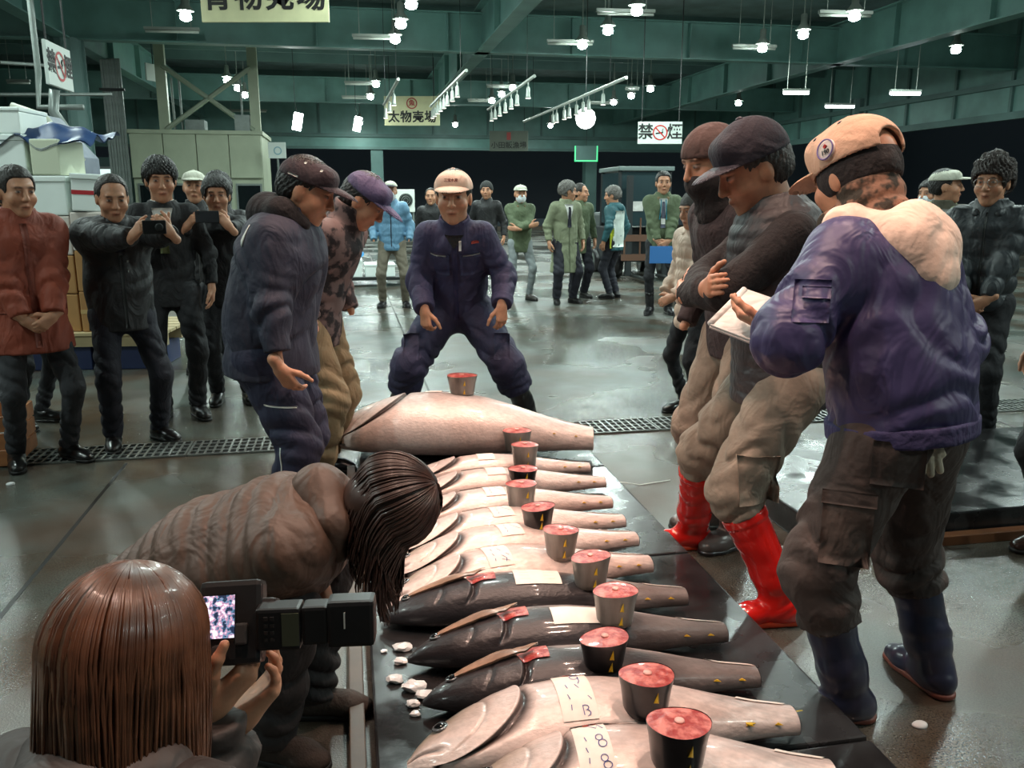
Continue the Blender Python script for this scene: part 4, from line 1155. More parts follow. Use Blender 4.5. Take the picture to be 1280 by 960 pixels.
        if arms:
            for i in range(2):
                a, e, w = s.sh[i], s.elb[i], s.wr[i]
                r0, r1, r2 = (0.052+bulk*0.55)*k, (0.042+bulk*0.5+sleeve[0])*k, (0.033+bulk*0.4+sleeve[1])*k
                w2 = w-unit(w-e)*wristcut*k
                V.cone(a, e, r0, r1, 0.05, fold=fo(1.0, 0.085, 1.3+i, 0.9, 0.45), **q)
                V.cone(e, w2, r1, r2, 0.03, fb=True, fold=fo(1.0, 0.075, 0.4+i, 0.15, 0.5), **q)
        if collar and open_neck: V.cone(s.N+s.up2*0.00*k, s.N+(s.neck_top-s.N)*0.4+s.up2*(collar+0.02)*k, 0.060*k, (0.072)*k, 0.006, sub=True)
        s.topv = V; s.hemp = hemp
        o = s.add(name, V, m); s.top_o = o
        if cuff is not None:
            for i in range(2):
                e, w = s.elb[i], s.wr[i]; u = unit(w-e); w2 = w-u*wristcut*k
                s.add('cuff', Vol().cone(w2-u*0.035*k, w2+u*0.012*k, (0.038+bulk*0.5+sleeve[1])*k, (0.034+bulk*0.35+sleeve[1])*k, fa=True, fb=True), cuff, s.vx*0.8)
        return s
    def hood(s, m, size=1.0, back=0.07, up=0.0, name='hood', wide=1.0):
        k = s.k; V = Vol(); n = s.N+(s.neck_top-s.N)*0.35+s.up2*up*k
        V.cone(n+s.CR*0.075*k*size*wide-s.CF*0.02*k, n-s.CF*(back+0.035)*k*size-s.up2*0.035*k, 0.045*k*size, 0.062*k*size, 0.04)
        V.cone(n-s.CR*0.075*k*size*wide-s.CF*0.02*k, n-s.CF*(back+0.035)*k*size-s.up2*0.035*k, 0.045*k*size, 0.062*k*size, 0.04)
        V.cone(n+s.CR*0.07*k*size*wide, n+s.CR*0.055*k*size+s.CF*0.075*k-s.up2*0.03*k, 0.036*k*size, 0.026*k*size, 0.03)
        V.cone(n-s.CR*0.07*k*size*wide, n-s.CR*0.055*k*size+s.CF*0.075*k-s.up2*0.03*k, 0.036*k*size, 0.026*k*size, 0.03)
        s.hoodv = V
        return s.add(name, V, m, s.vx*0.85)
    # ---- trousers
    def legs(s, m, loose=0.0, fold=0.007, cut=None, name='trousers', flare=0.0):
        k = s.k; f = s.fat; V = Vol()
        V.cone(s.hips[0], s.hips[1], (0.092*f+loose*0.3)*k, (0.092*f+loose*0.3)*k, 0.05, sq=(s.F, 0.95))
        V.cone(s.P-s.up*0.02*k, s.P+s.up*0.10*k, 0.122*f*k, 0.114*f*k, 0.05, sq=(s.F, 0.75))
        for i in range(2):
            h, n, a = s.hips[i], s.knees[i], s.ank[i]
            e = a+np.array([0, 0, 0.0]) if cut is None else n+(a-n)*cut
            loose = loose
            r0, r1 = (0.085*f+loose*0.5)*k, (0.060+loose*0.65)*k; r2 = (0.046+loose*0.75+flare)*k
            V.cone(h, n, r0, r1, 0.05, fold=(fold, 0.10, 0.5+i, 0.85, 0.5) if fold else None)
            V.cone(n, e, r1, r2, 0.03, fb=True, fold=(fold, 0.07, 1.5+i, 0.8 if cut is None else 0.6, 0.6) if fold else None)
        s.legv = V
        s.add(name, V, m)
        return s
    def shoes(s, m, sole=None, kind='shoe', shaft=0.30, r=0.058, vx=None, solem=None, bulk=1.0):
        k = s.k
        for i in range(2):
            fd, z0, pit = s.feet[i]; a = s.ank[i]; g = np.array([a[0], a[1], a[2]-0.085*k])
            V = Vol()
            heel = g-fd*0.045*k+np.array([0, 0, 0.042*k]); ball = g+fd*0.115*k+np.array([0, 0, 0.036*k]); toe = g+fd*0.165*k+np.array([0, 0, 0.030*k])
            sd = np.cross(fd, (0, 0, 1))
            b = bulk
            V.cone(heel, g+fd*0.03*k+np.array([0, 0, 0.055*k]), 0.040*k*b, 0.042*k*b, 0.03)
            V.cone(g+np.array([0, 0, 0.055*k]), ball, 0.044*k*b, 0.042*k*b, 0.03, sq=((0, 0, 1), 0.95))
            V.cone(ball, toe, 0.045*k*b, 0.036*k*b, 0.03, sq=((0, 0, 1), 0.8))
            if kind == 'boot':
                ktop = a+unit(s.knees[i]-a)*shaft*k
                V.cone(g+np.array([0, 0, 0.07*k])-fd*0.005, a+unit(s.knees[i]-a)*0.10*k, r*0.86*k, r*0.92*k, 0.04, fold=(0.003, 0.045, i))
                V.cone(a+unit(s.knees[i]-a)*0.08*k, ktop, r*0.92*k, r*1.16*k, 0.04, fb=True, fold=(0.002, 0.09, i))
                V.cone(a+unit(s.knees[i]-a)*(shaft-0.03)*k, ktop, r*1.20*k, r*1.20*k, 0.004, fb=True, fa=True)
                V.cone(a+unit(s.knees[i]-a)*(shaft-0.02)*k, ktop+unit(s.knees[i]-a)*0.01, r*1.02*k, r*1.06*k, 0.004, sub=True)
            else:
                V.cone(g+np.array([0, 0, 0.06*k])-fd*0.01, a+np.array([0, 0, 0.03*k]), 0.040*k*b, 0.040*k*b, 0.02, fb=True)
            lo = g-0.4; hi = g+0.4
            V.plane((0, 0, g[2]+0.012*k), (0, 0, -1), lo, hi)
            if pit:
                pass
            o = s.add('boot' if kind == 'boot' else 'shoe', V, m, vx or s.vx*0.8)
            S = Vol()
            S.cone(heel*[1, 1, 0]+np.array([0, 0, g[2]+0.012*k]), ball*[1, 1, 0]+np.array([0, 0, g[2]+0.012*k]), 0.043*k*b, 0.047*k*b, 0.01, sq=((0, 0, 1), 0.9))
            S.cone(ball*[1, 1, 0]+np.array([0, 0, g[2]+0.012*k]), toe*[1, 1, 0]+np.array([0, 0, g[2]+0.012*k]), 0.047*k*b, 0.039*k*b, 0.01)
            S.plane((0, 0, g[2]+0.001), (0, 0, -1), lo, hi); S.plane((0, 0, g[2]+0.022*k), (0, 0, 1), lo, hi)
            s.add('sole', S, solem or m, (vx or s.vx*0.8), parent=o)
        return s
    # ---- head wear and hair
    def cap(s, m, brim=None, brim_len=0.075, name='cap', low=0.042, tall=0.0, tilt=0.0, button=True, open_back=False, backward=False, fit=1.0):
        k = s.kh; R3 = s.HR(); hp = s.hp; V = Vol()
        V.ell(hp(0, -0.010, 0.042), np.array([0.090*fit, 0.110*fit, 0.080+tall])*k, R3, k=0.01)
        V.cone(hp(-0.035, 0.058, 0.070+tall*0.5), hp(0.035, 0.058, 0.070+tall*0.5), 0.036*k, 0.036*k, 0.03)
        lo = s.HC-0.3; hi = s.HC+0.3
        V.ell(hp(0, -0.010, 0.030), np.array([0.083*fit, 0.103*fit, 0.076+tall])*k, R3, k=0.004, sub=True)
        V.plane(hp(0, 0, low), -s.hu+s.hf*tilt, lo, hi)
        if open_back: V.ell(hp(0, -0.115, 0.045), np.array([0.036, 0.05, 0.03])*k, R3, k=0.005, sub=True)
        s.capv = V; vx = min(s.vx*0.65, 0.007)
        o = s.add(name, V, m, vx); s.cap_o = o
        B = Vol()
        bs = 1 if not backward else -1
        B.ell(hp(0, bs*(0.066), low-0.004), np.array([0.084, 0.060+brim_len, 0.028])*k, R3, k=0.01)
        B.ell(hp(0, bs*(0.066), low-0.0105), np.array([0.090, 0.066+brim_len, 0.0285])*k, R3, k=0.002, sub=True)
        B.plane(hp(0, bs*0.055, low), -bs*s.hf, lo, hi)
        s.add('brim', B, brim or m, min(vx*0.75, 0.0045), parent=o)
        if button: s.add('button', Vol().ell(hp(0, -0.01, 0.122+tall), np.array([0.011, 0.011, 0.006])*k, R3), brim or m, 0.004, parent=o)
        return o
    def hairdo(s, m, style='short', name='hair', vx=None, length=0.0):
        k = s.kh; R3 = s.HR(); hp = s.hp; V = Vol()
        lo = s.HC-0.4; hi = s.HC+0.4
        t = {'short': 0.008, 'full': 0.017, 'curly': 0.024, 'thin': 0.004, 'fringe': 0.017, 'under': 0.004, 'beanie': 0.012}[style]
        V.ell(hp(0, -0.016, 0.034), np.array([0.079+t, 0.098+t, 0.090+t])*k, R3)
        V.ell(hp(0, -0.045, -0.010), np.array([0.072+t*0.7, 0.066+t*0.7, 0.078])*k, R3, k=0.03)
        if style == 'curly':
            rr = random.Random(3)
            for _ in range(40):
                a, b = rr.uniform(0, 6.28), rr.uniform(0.0, 1.15)
                V.ell(hp(0.095*math.sin(b)*math.cos(a), -0.012+0.112*math.sin(b)*math.sin(a), 0.034+0.11*math.cos(b)), np.full(3, 0.022*k), None, k=0.012)
        hl = {'short': 0.072, 'full': 0.060, 'curly': 0.050, 'thin': 0.094, 'fringe': 0.040, 'under': 0.06, 'beanie': 0.040}[style]
        # clear the face and the ears
        V.box(hp(0, 0.105, hl-0.125), np.array([0.066, 0.075, 0.125])*k, R3, r=0.035*k, k=0.016, sub=True)
        if style not in ('beanie',):
            for sg in (1, -1): V.ell(hp(sg*0.088, 0.005, -0.030), np.array([0.035, 0.036, 0.048])*k, R3, k=0.01, sub=True)
        V.plane(hp(0, 0, -0.075 if style != 'beanie' else 0.004), -s.hu+(s.hf*-0.3 if style != 'beanie' else s.hf*0.2), lo, hi)
        v, f = V.mesh(vx or min(s.vx*0.65, 0.007))
        if style != 'beanie' and len(v):
            Q = ((v-s.HC) @ R3)/k; az = np.arctan2(Q[:, 0], Q[:, 1]+0.012); el = Q[:, 2]
            amp = {'curly': 0.004, 'full': 0.0042, 'fringe': 0.0042}.get(style, 0.002)
            dd = amp*(np.sin(az*27+7*np.sin(el*38))+0.7*np.sin(az*43+el*55)+0.5*np.sin(el*90+az*8))
            v = v+(v-s.HC)/(np.linalg.norm(v-s.HC, axis=1)[:, None]+1e-9)*dd[:, None]
        o = link(name, npmesh(name, v, f), m, s.root); s.hairv = V
        return o
    def mask(s, m, top=-0.012, bot=-0.115):
        k = s.kh; R3 = s.HR(); hp = s.hp; V = Vol(); lo = s.HC-0.3; hi = s.HC+0.3
        V.ell(hp(0, 0.030, -0.052), np.array([0.068, 0.082, 0.075])*k, R3)
        V.plane(hp(0, 0, top), s.hu, lo, hi); V.plane(hp(0, 0.015, 0), -s.hf, lo, hi)
        return s.add('face_mask', V, m, min(s.vx*0.6, 0.006))
    # ---- things sewn on: a patch projected onto a garment
    def patch(s, name, V, c, d, u, v, w, h, m, off=0.004, n=7, shape=None, parent=None, mw=1.0, tmax=0.6):
        """c point in front of the garment, d direction to it, u and v the axes of the patch"""
        d = unit(d); u = unit(u); v = unit(v)
        ns, nt = n if hasattr(n, '__len__') else (n, n)
        A, B = np.meshgrid(np.linspace(-0.5, 0.5, ns), np.linspace(-0.5, 0.5, nt), indexing='ij')
        if shape is not None: A, B = shape(A, B)
        O = np.array(c)+np.multiply.outer(A*w, u)+np.multiply.outer(B*h, v)
        t = np.zeros(A.shape)
        for _ in range(50):
            e = V.ev(O+t[..., None]*d); t = t+np.clip(e*0.7, -0.01, 0.06)
        ok = t < tmax
        med = np.median(t[ok]) if ok.any() else 0.0
        t = np.where(ok, np.clip(t, med-0.045, med+0.045), med)
        P = O+(t-off)[..., None]*d
        i, j = np.meshgrid(np.arange(ns-1), np.arange(nt-1), indexing='ij')
        Fq = np.stack([i*nt+j, (i+1)*nt+j, (i+1)*nt+j+1, i*nt+j+1], -1).reshape(-1, 4)
        Pf = P.reshape(-1, 3); N = len(Pf); P2 = np.concatenate([Pf, Pf+d*off*1.5])
        if np.dot(np.cross(u, v), -d) < 0: Fq = Fq[:, ::-1]
        # rim
        ring = [a*nt for a in range(ns)]+[(ns-1)*nt+b for b in range(1, nt)]+[a*nt+nt-1 for a in range(ns-2, -1, -1)]+[b for b in range(nt-2, 0, -1)]
        rim = np.array([[ring[q], ring[(q+1) % len(ring)], ring[(q+1) % len(ring)]+N, ring[q]+N] for q in range(len(ring))])
        return link(name, npmesh(name, P2, np.concatenate([Fq, rim]), True), m, parent or s.root)
    def front(s, x, z, dist=0.5):     # a point ahead of the chest: x to the right hand, z up the trunk from the waist
        return s.waist+s.CR*x*s.k+s.up2*z*s.k+s.CF*dist
    def fpatch(s, name, x, z, w, h, m, **kw):
        return s.patch(name, s.torv, s.front(x, z), -s.CF, -s.CR, s.up2, w*s.k, h*s.k, m, **kw)
    def shirt_tie(s, shirt, tie, open_=0.06, bot=0.05):
        top = 0.375
        C = Vol().cone(s.N-s.up2*0.02*s.k, s.N+(s.neck_top-s.N)*0.45+s.up2*0.022*s.k, 0.080*s.k, 0.066*s.kh, fb=True); s.add('shirt_collar', C, shirt, min(s.vx*0.8, 0.009))
        s.fpatch('shirt_front', 0, (top+bot)/2, open_*2.2, top-bot, shirt, n=(7, 9), shape=lambda A, B: (A*(0.5+B)*1.0, B), off=0.006)
        s.fpatch('tie', 0, (top+bot)/2-0.02, 0.055, top-bot-0.04, tie, n=(4, 10), shape=lambda A, B: (A*(0.55+0.5*(0.5-B)), B), off=0.012)
        return s
# ------------------------------------------------------------------ garments' materials
HAIRB = mat('black hair', lin(26, 22, 21), 0.45, var=0.3, vscale=60, bump=0.6, bscale=110)
HAIRG = mat('grey hair', lin(104, 100, 96), 0.5, var=0.4, vscale=60, bump=0.6, bscale=110)
HAIRD = mat('thinning dark hair', lin(46, 40, 37), 0.5, var=0.4, vscale=60, bump=0.5, bscale=110)
SHOE = mat('black leather', lin(24, 22, 22), 0.28, coat=0.3)
BRSHOE = mat('brown leather', lin(52, 34, 28), 0.25, coat=0.4)
SOLE = mat('shoe sole', lin(18, 17, 17), 0.6)
WSHIRT = fab('white shirt', (214, 212, 208), 0.7, 0.1)
MASKW = fab('white mask', (222, 226, 230), 0.7, 0.05)
GREYTR = fab('charcoal trousers', (52, 52, 56)); NAVYTR = fab('dark navy trousers', (36, 36, 46)); BLKTR = fab('black trousers', (30, 30, 34))
RUSTJ = fab('rust jacket', (142, 66, 46), 0.7); BLKJ = fab('black jacket', (36, 35, 37), 0.6); SUITJ = fab('black suit', (28, 27, 30), 0.75)
NAVYJ = fab('navy work jacket', (42, 44, 62), 0.72); NAVYP = fab('navy work trousers', (40, 42, 66), 0.75)
UNIF = fab('indigo uniform', (54, 52, 84), 0.72); UNIFP = fab('indigo uniform trousers', (50, 48, 76), 0.75)
PURPJ = fab('purple-blue jacket', (66, 61, 100), 0.45, 0.18, 20); BRNTR = fab('dark brown work trousers', (72, 60, 56), 0.8)
BRNPUF = fab('brown puffer', (78, 59, 48), 0.55, 0.15); DKPUF = fab('dark grey puffer', (66, 60, 58), 0.6, 0.15)
TAUPE = fab('taupe work trousers', (134, 120, 106), 0.8); TAN = fab('tan trousers', (134, 116, 88), 0.8)
VESTM = fab('dark quilted vest', (58, 52, 54), 0.55); BLKKNIT = fab('black knit', (40, 35, 36), 0.9, 0.4, 90); MAROON = fab('dark maroon fleece', (52, 42, 44), 0.9, 0.35, 80)
BEIGEP = fab('beige puffer', (206, 176, 156), 0.6, 0.1); BLUEP = fab('blue puffer', (100, 142, 172), 0.5, 0.1); BLKPUF = fab('black puffer', (48, 52, 56), 0.5, 0.1)
GREENJ = fab('green parka', (92, 104, 78), 0.8); OLIVE = fab('olive coat', (128, 134, 108), 0.8); FUR = fab('parka fur', (120, 104, 76), 0.9, 0.8, 80)
CAMOD = mat('dark leaf camouflage', lin(120, 100, 98), 0.8, var=0.3, vscale=16, bump=0.2, bscale=40, c2=lin(38, 32, 36), contrast=(0.44, 0.54), detail=5)
CAMOB = mat('brown quilted camouflage', lin(92, 78, 58), 0.8, var=0.3, vscale=24, bump=0.4, bscale=30, c2=lin(54, 46, 36), contrast=(0.42, 0.58))
SCARF = mat('camouflage neck gaiter', lin(150, 112, 92), 0.9, vscale=26, bump=0.5, bscale=60, c2=lin(58, 52, 44), contrast=(0.44, 0.56), detail=2)
NAVYC = fab('dark navy cap', (46, 40, 50), 0.8, 0.3, 90); MARC = fab('dark maroon cap', (58, 44, 50), 0.8, 0.3, 90); PURC = fab('purple cap', (82, 74, 108), 0.75, 0.3, 90); BEIC = fab('beige cap', (206, 166, 140), 0.8, 0.25, 80)
PINKC = fab('pale beige cap', (226, 196, 176), 0.8, 0.2, 80); OFFW = fab('off-white cap', (206, 206, 190), 0.8, 0.2, 80)
REDB = mat('red rubber', lin(206, 30, 24), 0.16, var=0.12, vscale=9, coat=0.6); REDS = mat('red rubber sole', lin(196, 66, 34), 0.4)
GREYB = mat('grey rubber', lin(74, 68, 66), 0.32, var=0.2, vscale=10, coat=0.2); BLKB = mat('black rubber', lin(24, 22, 26), 0.3, coat=0.3)
NAVB = mat('navy rubber', lin(48, 50, 70), 0.3, var=0.15, vscale=10, coat=0.2); ORS = mat('brick sole line', lin(120, 66, 54), 0.5)
HOODW = fab('cream fleece hood', (236, 206, 188), 0.85, 0.2, 60)
TEALJ = fab('teal windbreaker', (44, 92, 100), 0.6); WHJ = fab('white windbreaker back', (214, 224, 218), 0.6); LIME = fab('lime panel', (176, 186, 40), 0.6)
METAL = mat('zip metal', lin(170, 168, 164), 0.3, 0.8)
TIE_D = fab('dark tie', (30, 30, 44)); TIE_G = fab('olive tie', (120, 126, 84)); TIE_B = fab('grey blue tie', (90, 92, 110))
MB_ = MB
def wfeet(loc, heading, fs):      # feet given in the place: (x, y, direction faced, lift)
    out = []
    for x, y, hd, *z in fs:
        l = rotz(np.array([x-loc[0], y-loc[1], 0]), -math.radians(heading)); out.append((l[0], l[1], -(hd-heading), *(z if z else (0.0,))))
    return out
def clasp(z=0.84, y=-0.22, k=1.0): return [dict(pos=np.array([-0.055, y, z])*k, d=(0.75, -0.2, -0.55), n=(0.2, 1, 0.1), curl=0.55), dict(pos=np.array([0.055, y-0.02, z-0.005])*k, d=(-0.75, -0.2, -0.5), n=(-0.2, 1, 0.1), curl=0.5)]
def crossed(z=1.14, k=1.0): return [dict(pos=np.array([0.10, -0.235, z+0.01])*k, d=(1, -0.05, 0.25), n=(0, 1, 0), curl=0.25), dict(pos=np.array([-0.10, -0.265, z-0.03])*k, d=(-1, 0.1, 0.1), n=(0, 1, 0), curl=0.3)]
ELX = ((-0.9, -0.1, -0.6), (0.9, -0.1, -0.6))
def zip_(s, m=METAL, x=0.0, z0=-0.2, z1=0.38, w=0.012): return s.fpatch('zip', x, (z0+z1)/2, w, z1-z0, m, n=(2, 16), off=0.004)
def pockets(s, m, xs=(0.09, -0.09), z=0.22, w=0.11, h=0.13):
    for x in xs:
        s.fpatch('chest_pocket', x, z, w, h, m, off=0.006); s.fpatch('pocket_flap', x, z+h*0.42, w*1.05, h*0.22, m, off=0.010)
def lanyard(s, m, drop=0.16):
    s.fpatch('lanyard', 0.028, 0.24, 0.012, 0.24, m, n=(2, 10), off=0.012, shape=lambda A, B: (A-2.0*(B-0.5)*-0.6, B)); s.fpatch('lanyard', -0.028, 0.24, 0.012, 0.24, m, n=(2, 10), off=0.012, shape=lambda A, B: (A+2.0*(B-0.5)*-0.6, B))
    s.fpatch('name_badge', 0, 0.10, 0.05, 0.07, WSHIRT, off=0.014)

# ================================================================== far people
VF = 0.015
# man in the blue puffer with a mask
s = Person('man in light blue puffer jacket and white face mask standing far left of centre', (-1.68, 11.9), 5, 1.72, vx=VF, feet=[(-0.15, 0, 15), (0.17, 0.02, -15)],
           hands=[dict(pos=(-0.24, -0.10, 0.93), show=False), dict(pos=(0.24, -0.10, 0.93), show=False)])
s.body().top(BLUEP, 'puffer_jacket', 0.045, 0.10, quilt=(0.014, 0.10)).legs(fab('khaki trousers', (112, 104, 90)), 0.012).shoes(BLKB, kind='shoe', solem=SOLE)
s.cap(OFFW, NAVYC, low=0.05); s.mask(MASKW); zip_(s, NAVYTR)
# two heads behind the auctioneer
s = Person('bareheaded man seen far back over the auctioneer\'s right shoulder', (-1.28, 13.6), 0, 1.64, vx=VF); s.body().top(BLKJ).legs(GREYTR).shoes(SHOE); s.hairdo(HAIRD, 'thin')
s = Person('man in dark beanie seen far back over the auctioneer\'s left shoulder', (-0.40, 13.6), -5, 1.74, vx=VF); s.body(beard=True).top(BLKJ).legs(BLKTR).shoes(SHOE); s.hairdo(fab('charcoal knit', (54, 54, 54), 0.9, 0.5, 120), 'beanie', 'beanie')
# folded arms, green parka, mask
s = Person('masked man in green parka and pale cap standing with folded arms', (0.12, 12.8), 12, 1.68, vx=VF, hands=crossed(1.10), elbow=ELX, feet=[(-0.14, 0.05, 10), (0.13, -0.08, -25)])
s.body().top(GREENJ, 'parka', 0.045, 0.16, hood=None, fold=0.009).legs(fab('grey faded jeans', (136, 142, 144)), 0.0).shoes(GREYB, solem=SOLE)
s.cap(OFFW, low=0.045); s.mask(MASKW); s.hood(FUR, 0.9)
# long olive coat
s = Person('grey-haired man in long olive coat looking over his left shoulder', (0.77, 12.3), 22, 1.72, vx=VF, head=(75, 5), feet=[(-0.13, 0.0, 20), (0.15, 0.04, -20)])
s.body().top(OLIVE, 'long_coat', 0.045, 0.44, hemr=0.05, fold=0.010).legs(NAVYTR, 0.02).shoes(SHOE)
s.hairdo(HAIRG, 'full'); s.shirt_tie(WSHIRT, TIE_D); s.hood(OLIVE, 0.85); zip_(s, fab('coat seam', (92, 98, 76)), 0.0, -0.58, 0.05, 0.014)
for x in (0.13, -0.13): s.fpatch('pocket_flap', x, -0.14, 0.13, 0.05, OLIVE, off=0.008)
# man hidden behind him
s = Person('man in green coat half hidden behind the olive-coated man', (1.02, 13.0), 25, 1.70, vx=VF, head=(40, 0)); s.body().top(GREENJ, 'parka', 0.04, 0.20).legs(NAVYTR, 0.02).shoes(SHOE); s.hairdo(HAIRD, 'thin'); s.hood(FUR, 0.8)
# white and teal windbreaker
s = Person('man in white, teal and lime windbreaker seen from behind near the forklift', (1.56, 13.0), -128, 1.66, vx=VF, head=(25, 8), feet=[(-0.10, 0.0, 5), (0.12, 0.02, -12)])
s.body().top(TEALJ, 'windbreaker', 0.045, 0.14, fold=0.009).legs(NAVYTR, 0.01).shoes(BLKB); s.hairdo(HAIRG, 'full'); s.hood(TEALJ, 0.95)
bp = lambda nm, x, z, w, h, m: s.patch(nm, s.torv, s.waist+s.CR*x*s.k+s.up2*z*s.k-s.CF*0.5, s.CF, s.CR, s.up2, w, h, m, off=0.006, n=9)
bp('back_panel', 0.0, 0.04, 0.30, 0.54, WHJ); bp('lime_panel', -0.185, -0.10, 0.07, 0.30, LIME)
# green parka with the blue folder
s = Person('man in green parka with lanyard and tie clasping a blue folder', (1.96, 11.2), -3, 1.82, vx=0.013, hands=clasp(0.90, -0.22, 1.04), feet=[(-0.12, -0.05, 20), (0.13, 0.0, -15)])
s.body().top(GREENJ, 'parka', 0.05, 0.12, fold=0.010).legs(BLKTR, 0.0).shoes(BLKB, kind='boot', shaft=0.22, r=0.052); s.hairdo(HAIRB, 'short'); s.hood(FUR, 0.95)
s.shirt_tie(WSHIRT, TIE_B, 0.05, 0.02); lanyard(s, mat('teal ribbon', lin(50, 130, 150), 0.6))
for x in (0.14, -0.14): s.fpatch('chest_pocket', x, 0.17, 0.10, 0.12, GREENJ, off=0.007)
fo = MB().box((0, 0, 0), (0.155, 0.008, 0.11)).box((0.0, -0.0085, 0.0), (0.15, 0.001, 0.105)).build('blue_folder', mat('blue plastic folder', lin(70, 130, 200), 0.4), None, bevel=0.002, loc=(1.93, 10.93, 0.80)); tag(fo, 'blue folder held in front by the man in green parka', 'folder')
# beige puffer, half hidden
s = Person('person in long beige puffer coat half hidden behind the balaclava man', (1.28, 5.85), -62, 1.54, vx=0.010, hands=[dict(pos=(-0.2, -0.12, 0.85), show=False), dict(pos=(0.05, -0.24, 0.86), d=(-0.7, -0.4, -0.4), n=(0, 1, 0))], head=(0, 10), feet=[(-0.09, 0.02, 10), (0.10, 0, -10)])
s.body().top(BEIGEP, 'puffer_coat', 0.055, 0.20, quilt=(0.016, 0.085), collar=0.06).legs(BLKTR, -0.006).shoes(SHOE); s.hairdo(fab('grey beanie knit', (92, 90, 88), 0.9, 0.5, 120), 'beanie', 'beanie'); s.hood(BEIGEP, 1.05)
# right background pair
s = Person('masked person half hidden behind the pale-capped man in brown parka', (4.18, 8.6), -40, 1.66, vx=VF, head=(-20, 0)); s.body().top(BLKJ).legs(BLKTR).shoes(SHOE); s.hairdo(HAIRB, 'full'); s.mask(MASKW)
s = Person('man in pale cap, open brown parka, shirt and dark tie looking right', (3.56, 7.1), -12, 1.72, vx=0.012, head=(72, -2)); PARK = fab('brown green parka', (84, 80, 66), 0.8)
s.body().top(PARK, 'parka', 0.04, 0.22, fold=0.010).legs(GREYTR).shoes(SHOE); s.cap(OFFW, low=0.04); s.hairdo(HAIRB, 'under'); s.hood(fab('pale green lining', (148, 160, 120), 0.9, 0.5, 80), 0.95)
s.fpatch('cardigan_front', 0, 0.10, 0.20, 0.48, fab('cream cardigan', (190, 178, 152), 0.9, 0.3, 80), n=(7, 9), shape=lambda A, B: (A*(0.75+B*0.5), B), off=0.005); s.shirt_tie(WSHIRT, TIE_D, 0.045, 0.0)
for z in (0.22, 0.12, 0.02): s.fpatch('snap_button', -0.10, z, 0.014, 0.014, METAL, off=0.008, n=3)
# curly hair, black puffer, glasses
s = Person('man with curly hair and round glasses in black puffer, hands clasped', (2.93, 5.25), -38, 1.72, vx=0.010, hands=clasp(0.86, -0.24), head=(-8, 4), feet=[(-0.15, 0.0, 22), (0.12, 0.0, -5)])
s.body(smile=1).top(BLKPUF, 'puffer_jacket', 0.05, 0.06, quilt=(0.018, 0.11), collar=0.06).legs(BLKTR, 0.012).shoes(SHOE, solem=SOLE); s.hairdo(mat('dark brown curls', lin(44, 32, 28), 0.55, var=0.4, vscale=50, bump=0.8, bscale=90), 'curly'); s.hood(BLKPUF, 1.1); zip_(s, DARK)
gl = MB()
for sg in (1, -1):
    gl.tube([s.hp(sg*0.033+0.024*math.cos(a), 0.108-0.004*abs(math.cos(a)), 0.006+0.021*math.sin(a)) for a in np.linspace(0, 2*math.pi, 17)], 0.0016, 5, cap=False)
    gl.tube([s.hp(sg*0.057, 0.104, 0.010), s.hp(sg*0.080, 0.05, 0.010), s.hp(sg*0.083, -0.005, 0.008)], 0.0015, 5)
gl.tube([s.hp(0.010, 0.112, 0.010), s.hp(-0.010, 0.112, 0.010)], 0.0015, 5)
gl.build('glasses', METAL, s.root, True)
# right edge, brown camouflage coat
s = Person('person in brown camouflage coat cut off by the right picture edge', (2.35, 3.34), -78, 1.72, vx=0.012, feet=[(-0.10, 0.06, 10), (0.11, -0.06, -8)])
s.body().top(CAMOB, 'coat', 0.05, 0.20, hemr=0.02).legs(BLKTR, 0.01).shoes(BRSHOE, solem=SOLE); s.hairdo(HAIRB, 'short')

# ================================================================== left group
s = Person('short-haired man in rust-red jacket, hands clasped, at the left edge', (-2.72, 4.70), 42, 1.66, vx=0.010, hands=clasp(0.80, -0.24), head=(12, 6), feet=[(-0.14, 0.06, 12), (0.13, 0.02, -22)])
s.body().top(RUSTJ, 'jacket', 0.078, 0.20, fold=0.010, collar=0.065, hemr=0.02).legs(GREYTR, 0.006).shoes(SHOE, solem=SOLE); s.hairdo(HAIRD, 'short'); zip_(s, fab('rust placket', (120, 54, 38), 0.7), 0, -0.32, 0.38, 0.035)
for x in (0.13, -0.13): s.fpatch('pocket_flap', x, -0.10, 0.12, 0.035, RUSTJ, off=0.008)
s = Person('dark-jacketed person half hidden behind the rust-jacketed man at far left', (-3.28, 5.55), 75, 1.62, vx=0.012, head=(15, 10)); s.body().top(BLKJ).legs(BLKTR).shoes(SHOE); s.hairdo(HAIRB, 'full')
s = Person('older man in black jacket raising a compact camera with both hands', (-2.38, 5.10), 34, 1.63, vx=0.009, head=(0, 14), feet=[(-0.12, 0.0, 12), (0.16, 0.04, -25)],
           hands=[dict(w=ony(170, 296, 4.70), dw=(0.55, -0.25, 0.5), nw=(0.6, 0.3, 0.2), curl=0.5, thumb=0.7), dict(w=ony(214, 292, 4.80), dw=(-0.35, -0.3, 0.55), nw=(-0.6, 0.3, 0.2), curl=0.5, thumb=0.7)], elbow=((-0.3, 0.2, -1), (0.3, 0.2, -1)))
s.body().top(BLKJ, 'jacket', 0.07, 0.12, fold=0.010, collar=0.02).legs(NAVYTR, 0.018).shoes(SHOE, solem=SOLE); s.hairdo(HAIRD, 'thin'); s.hood(BLKJ, 0.8, up=-0.03)
s.shirt_tie(WSHIRT, TIE_D, 0.045, 0.22); zip_(s, DARK, 0, -0.26, 0.2, 0.02)
for z in (0.10, 0.16): s.fpatch('snap_button', -0.04, z, 0.012, 0.012, METAL, off=0.006, n=3)
p = ony(193, 284, 4.66)
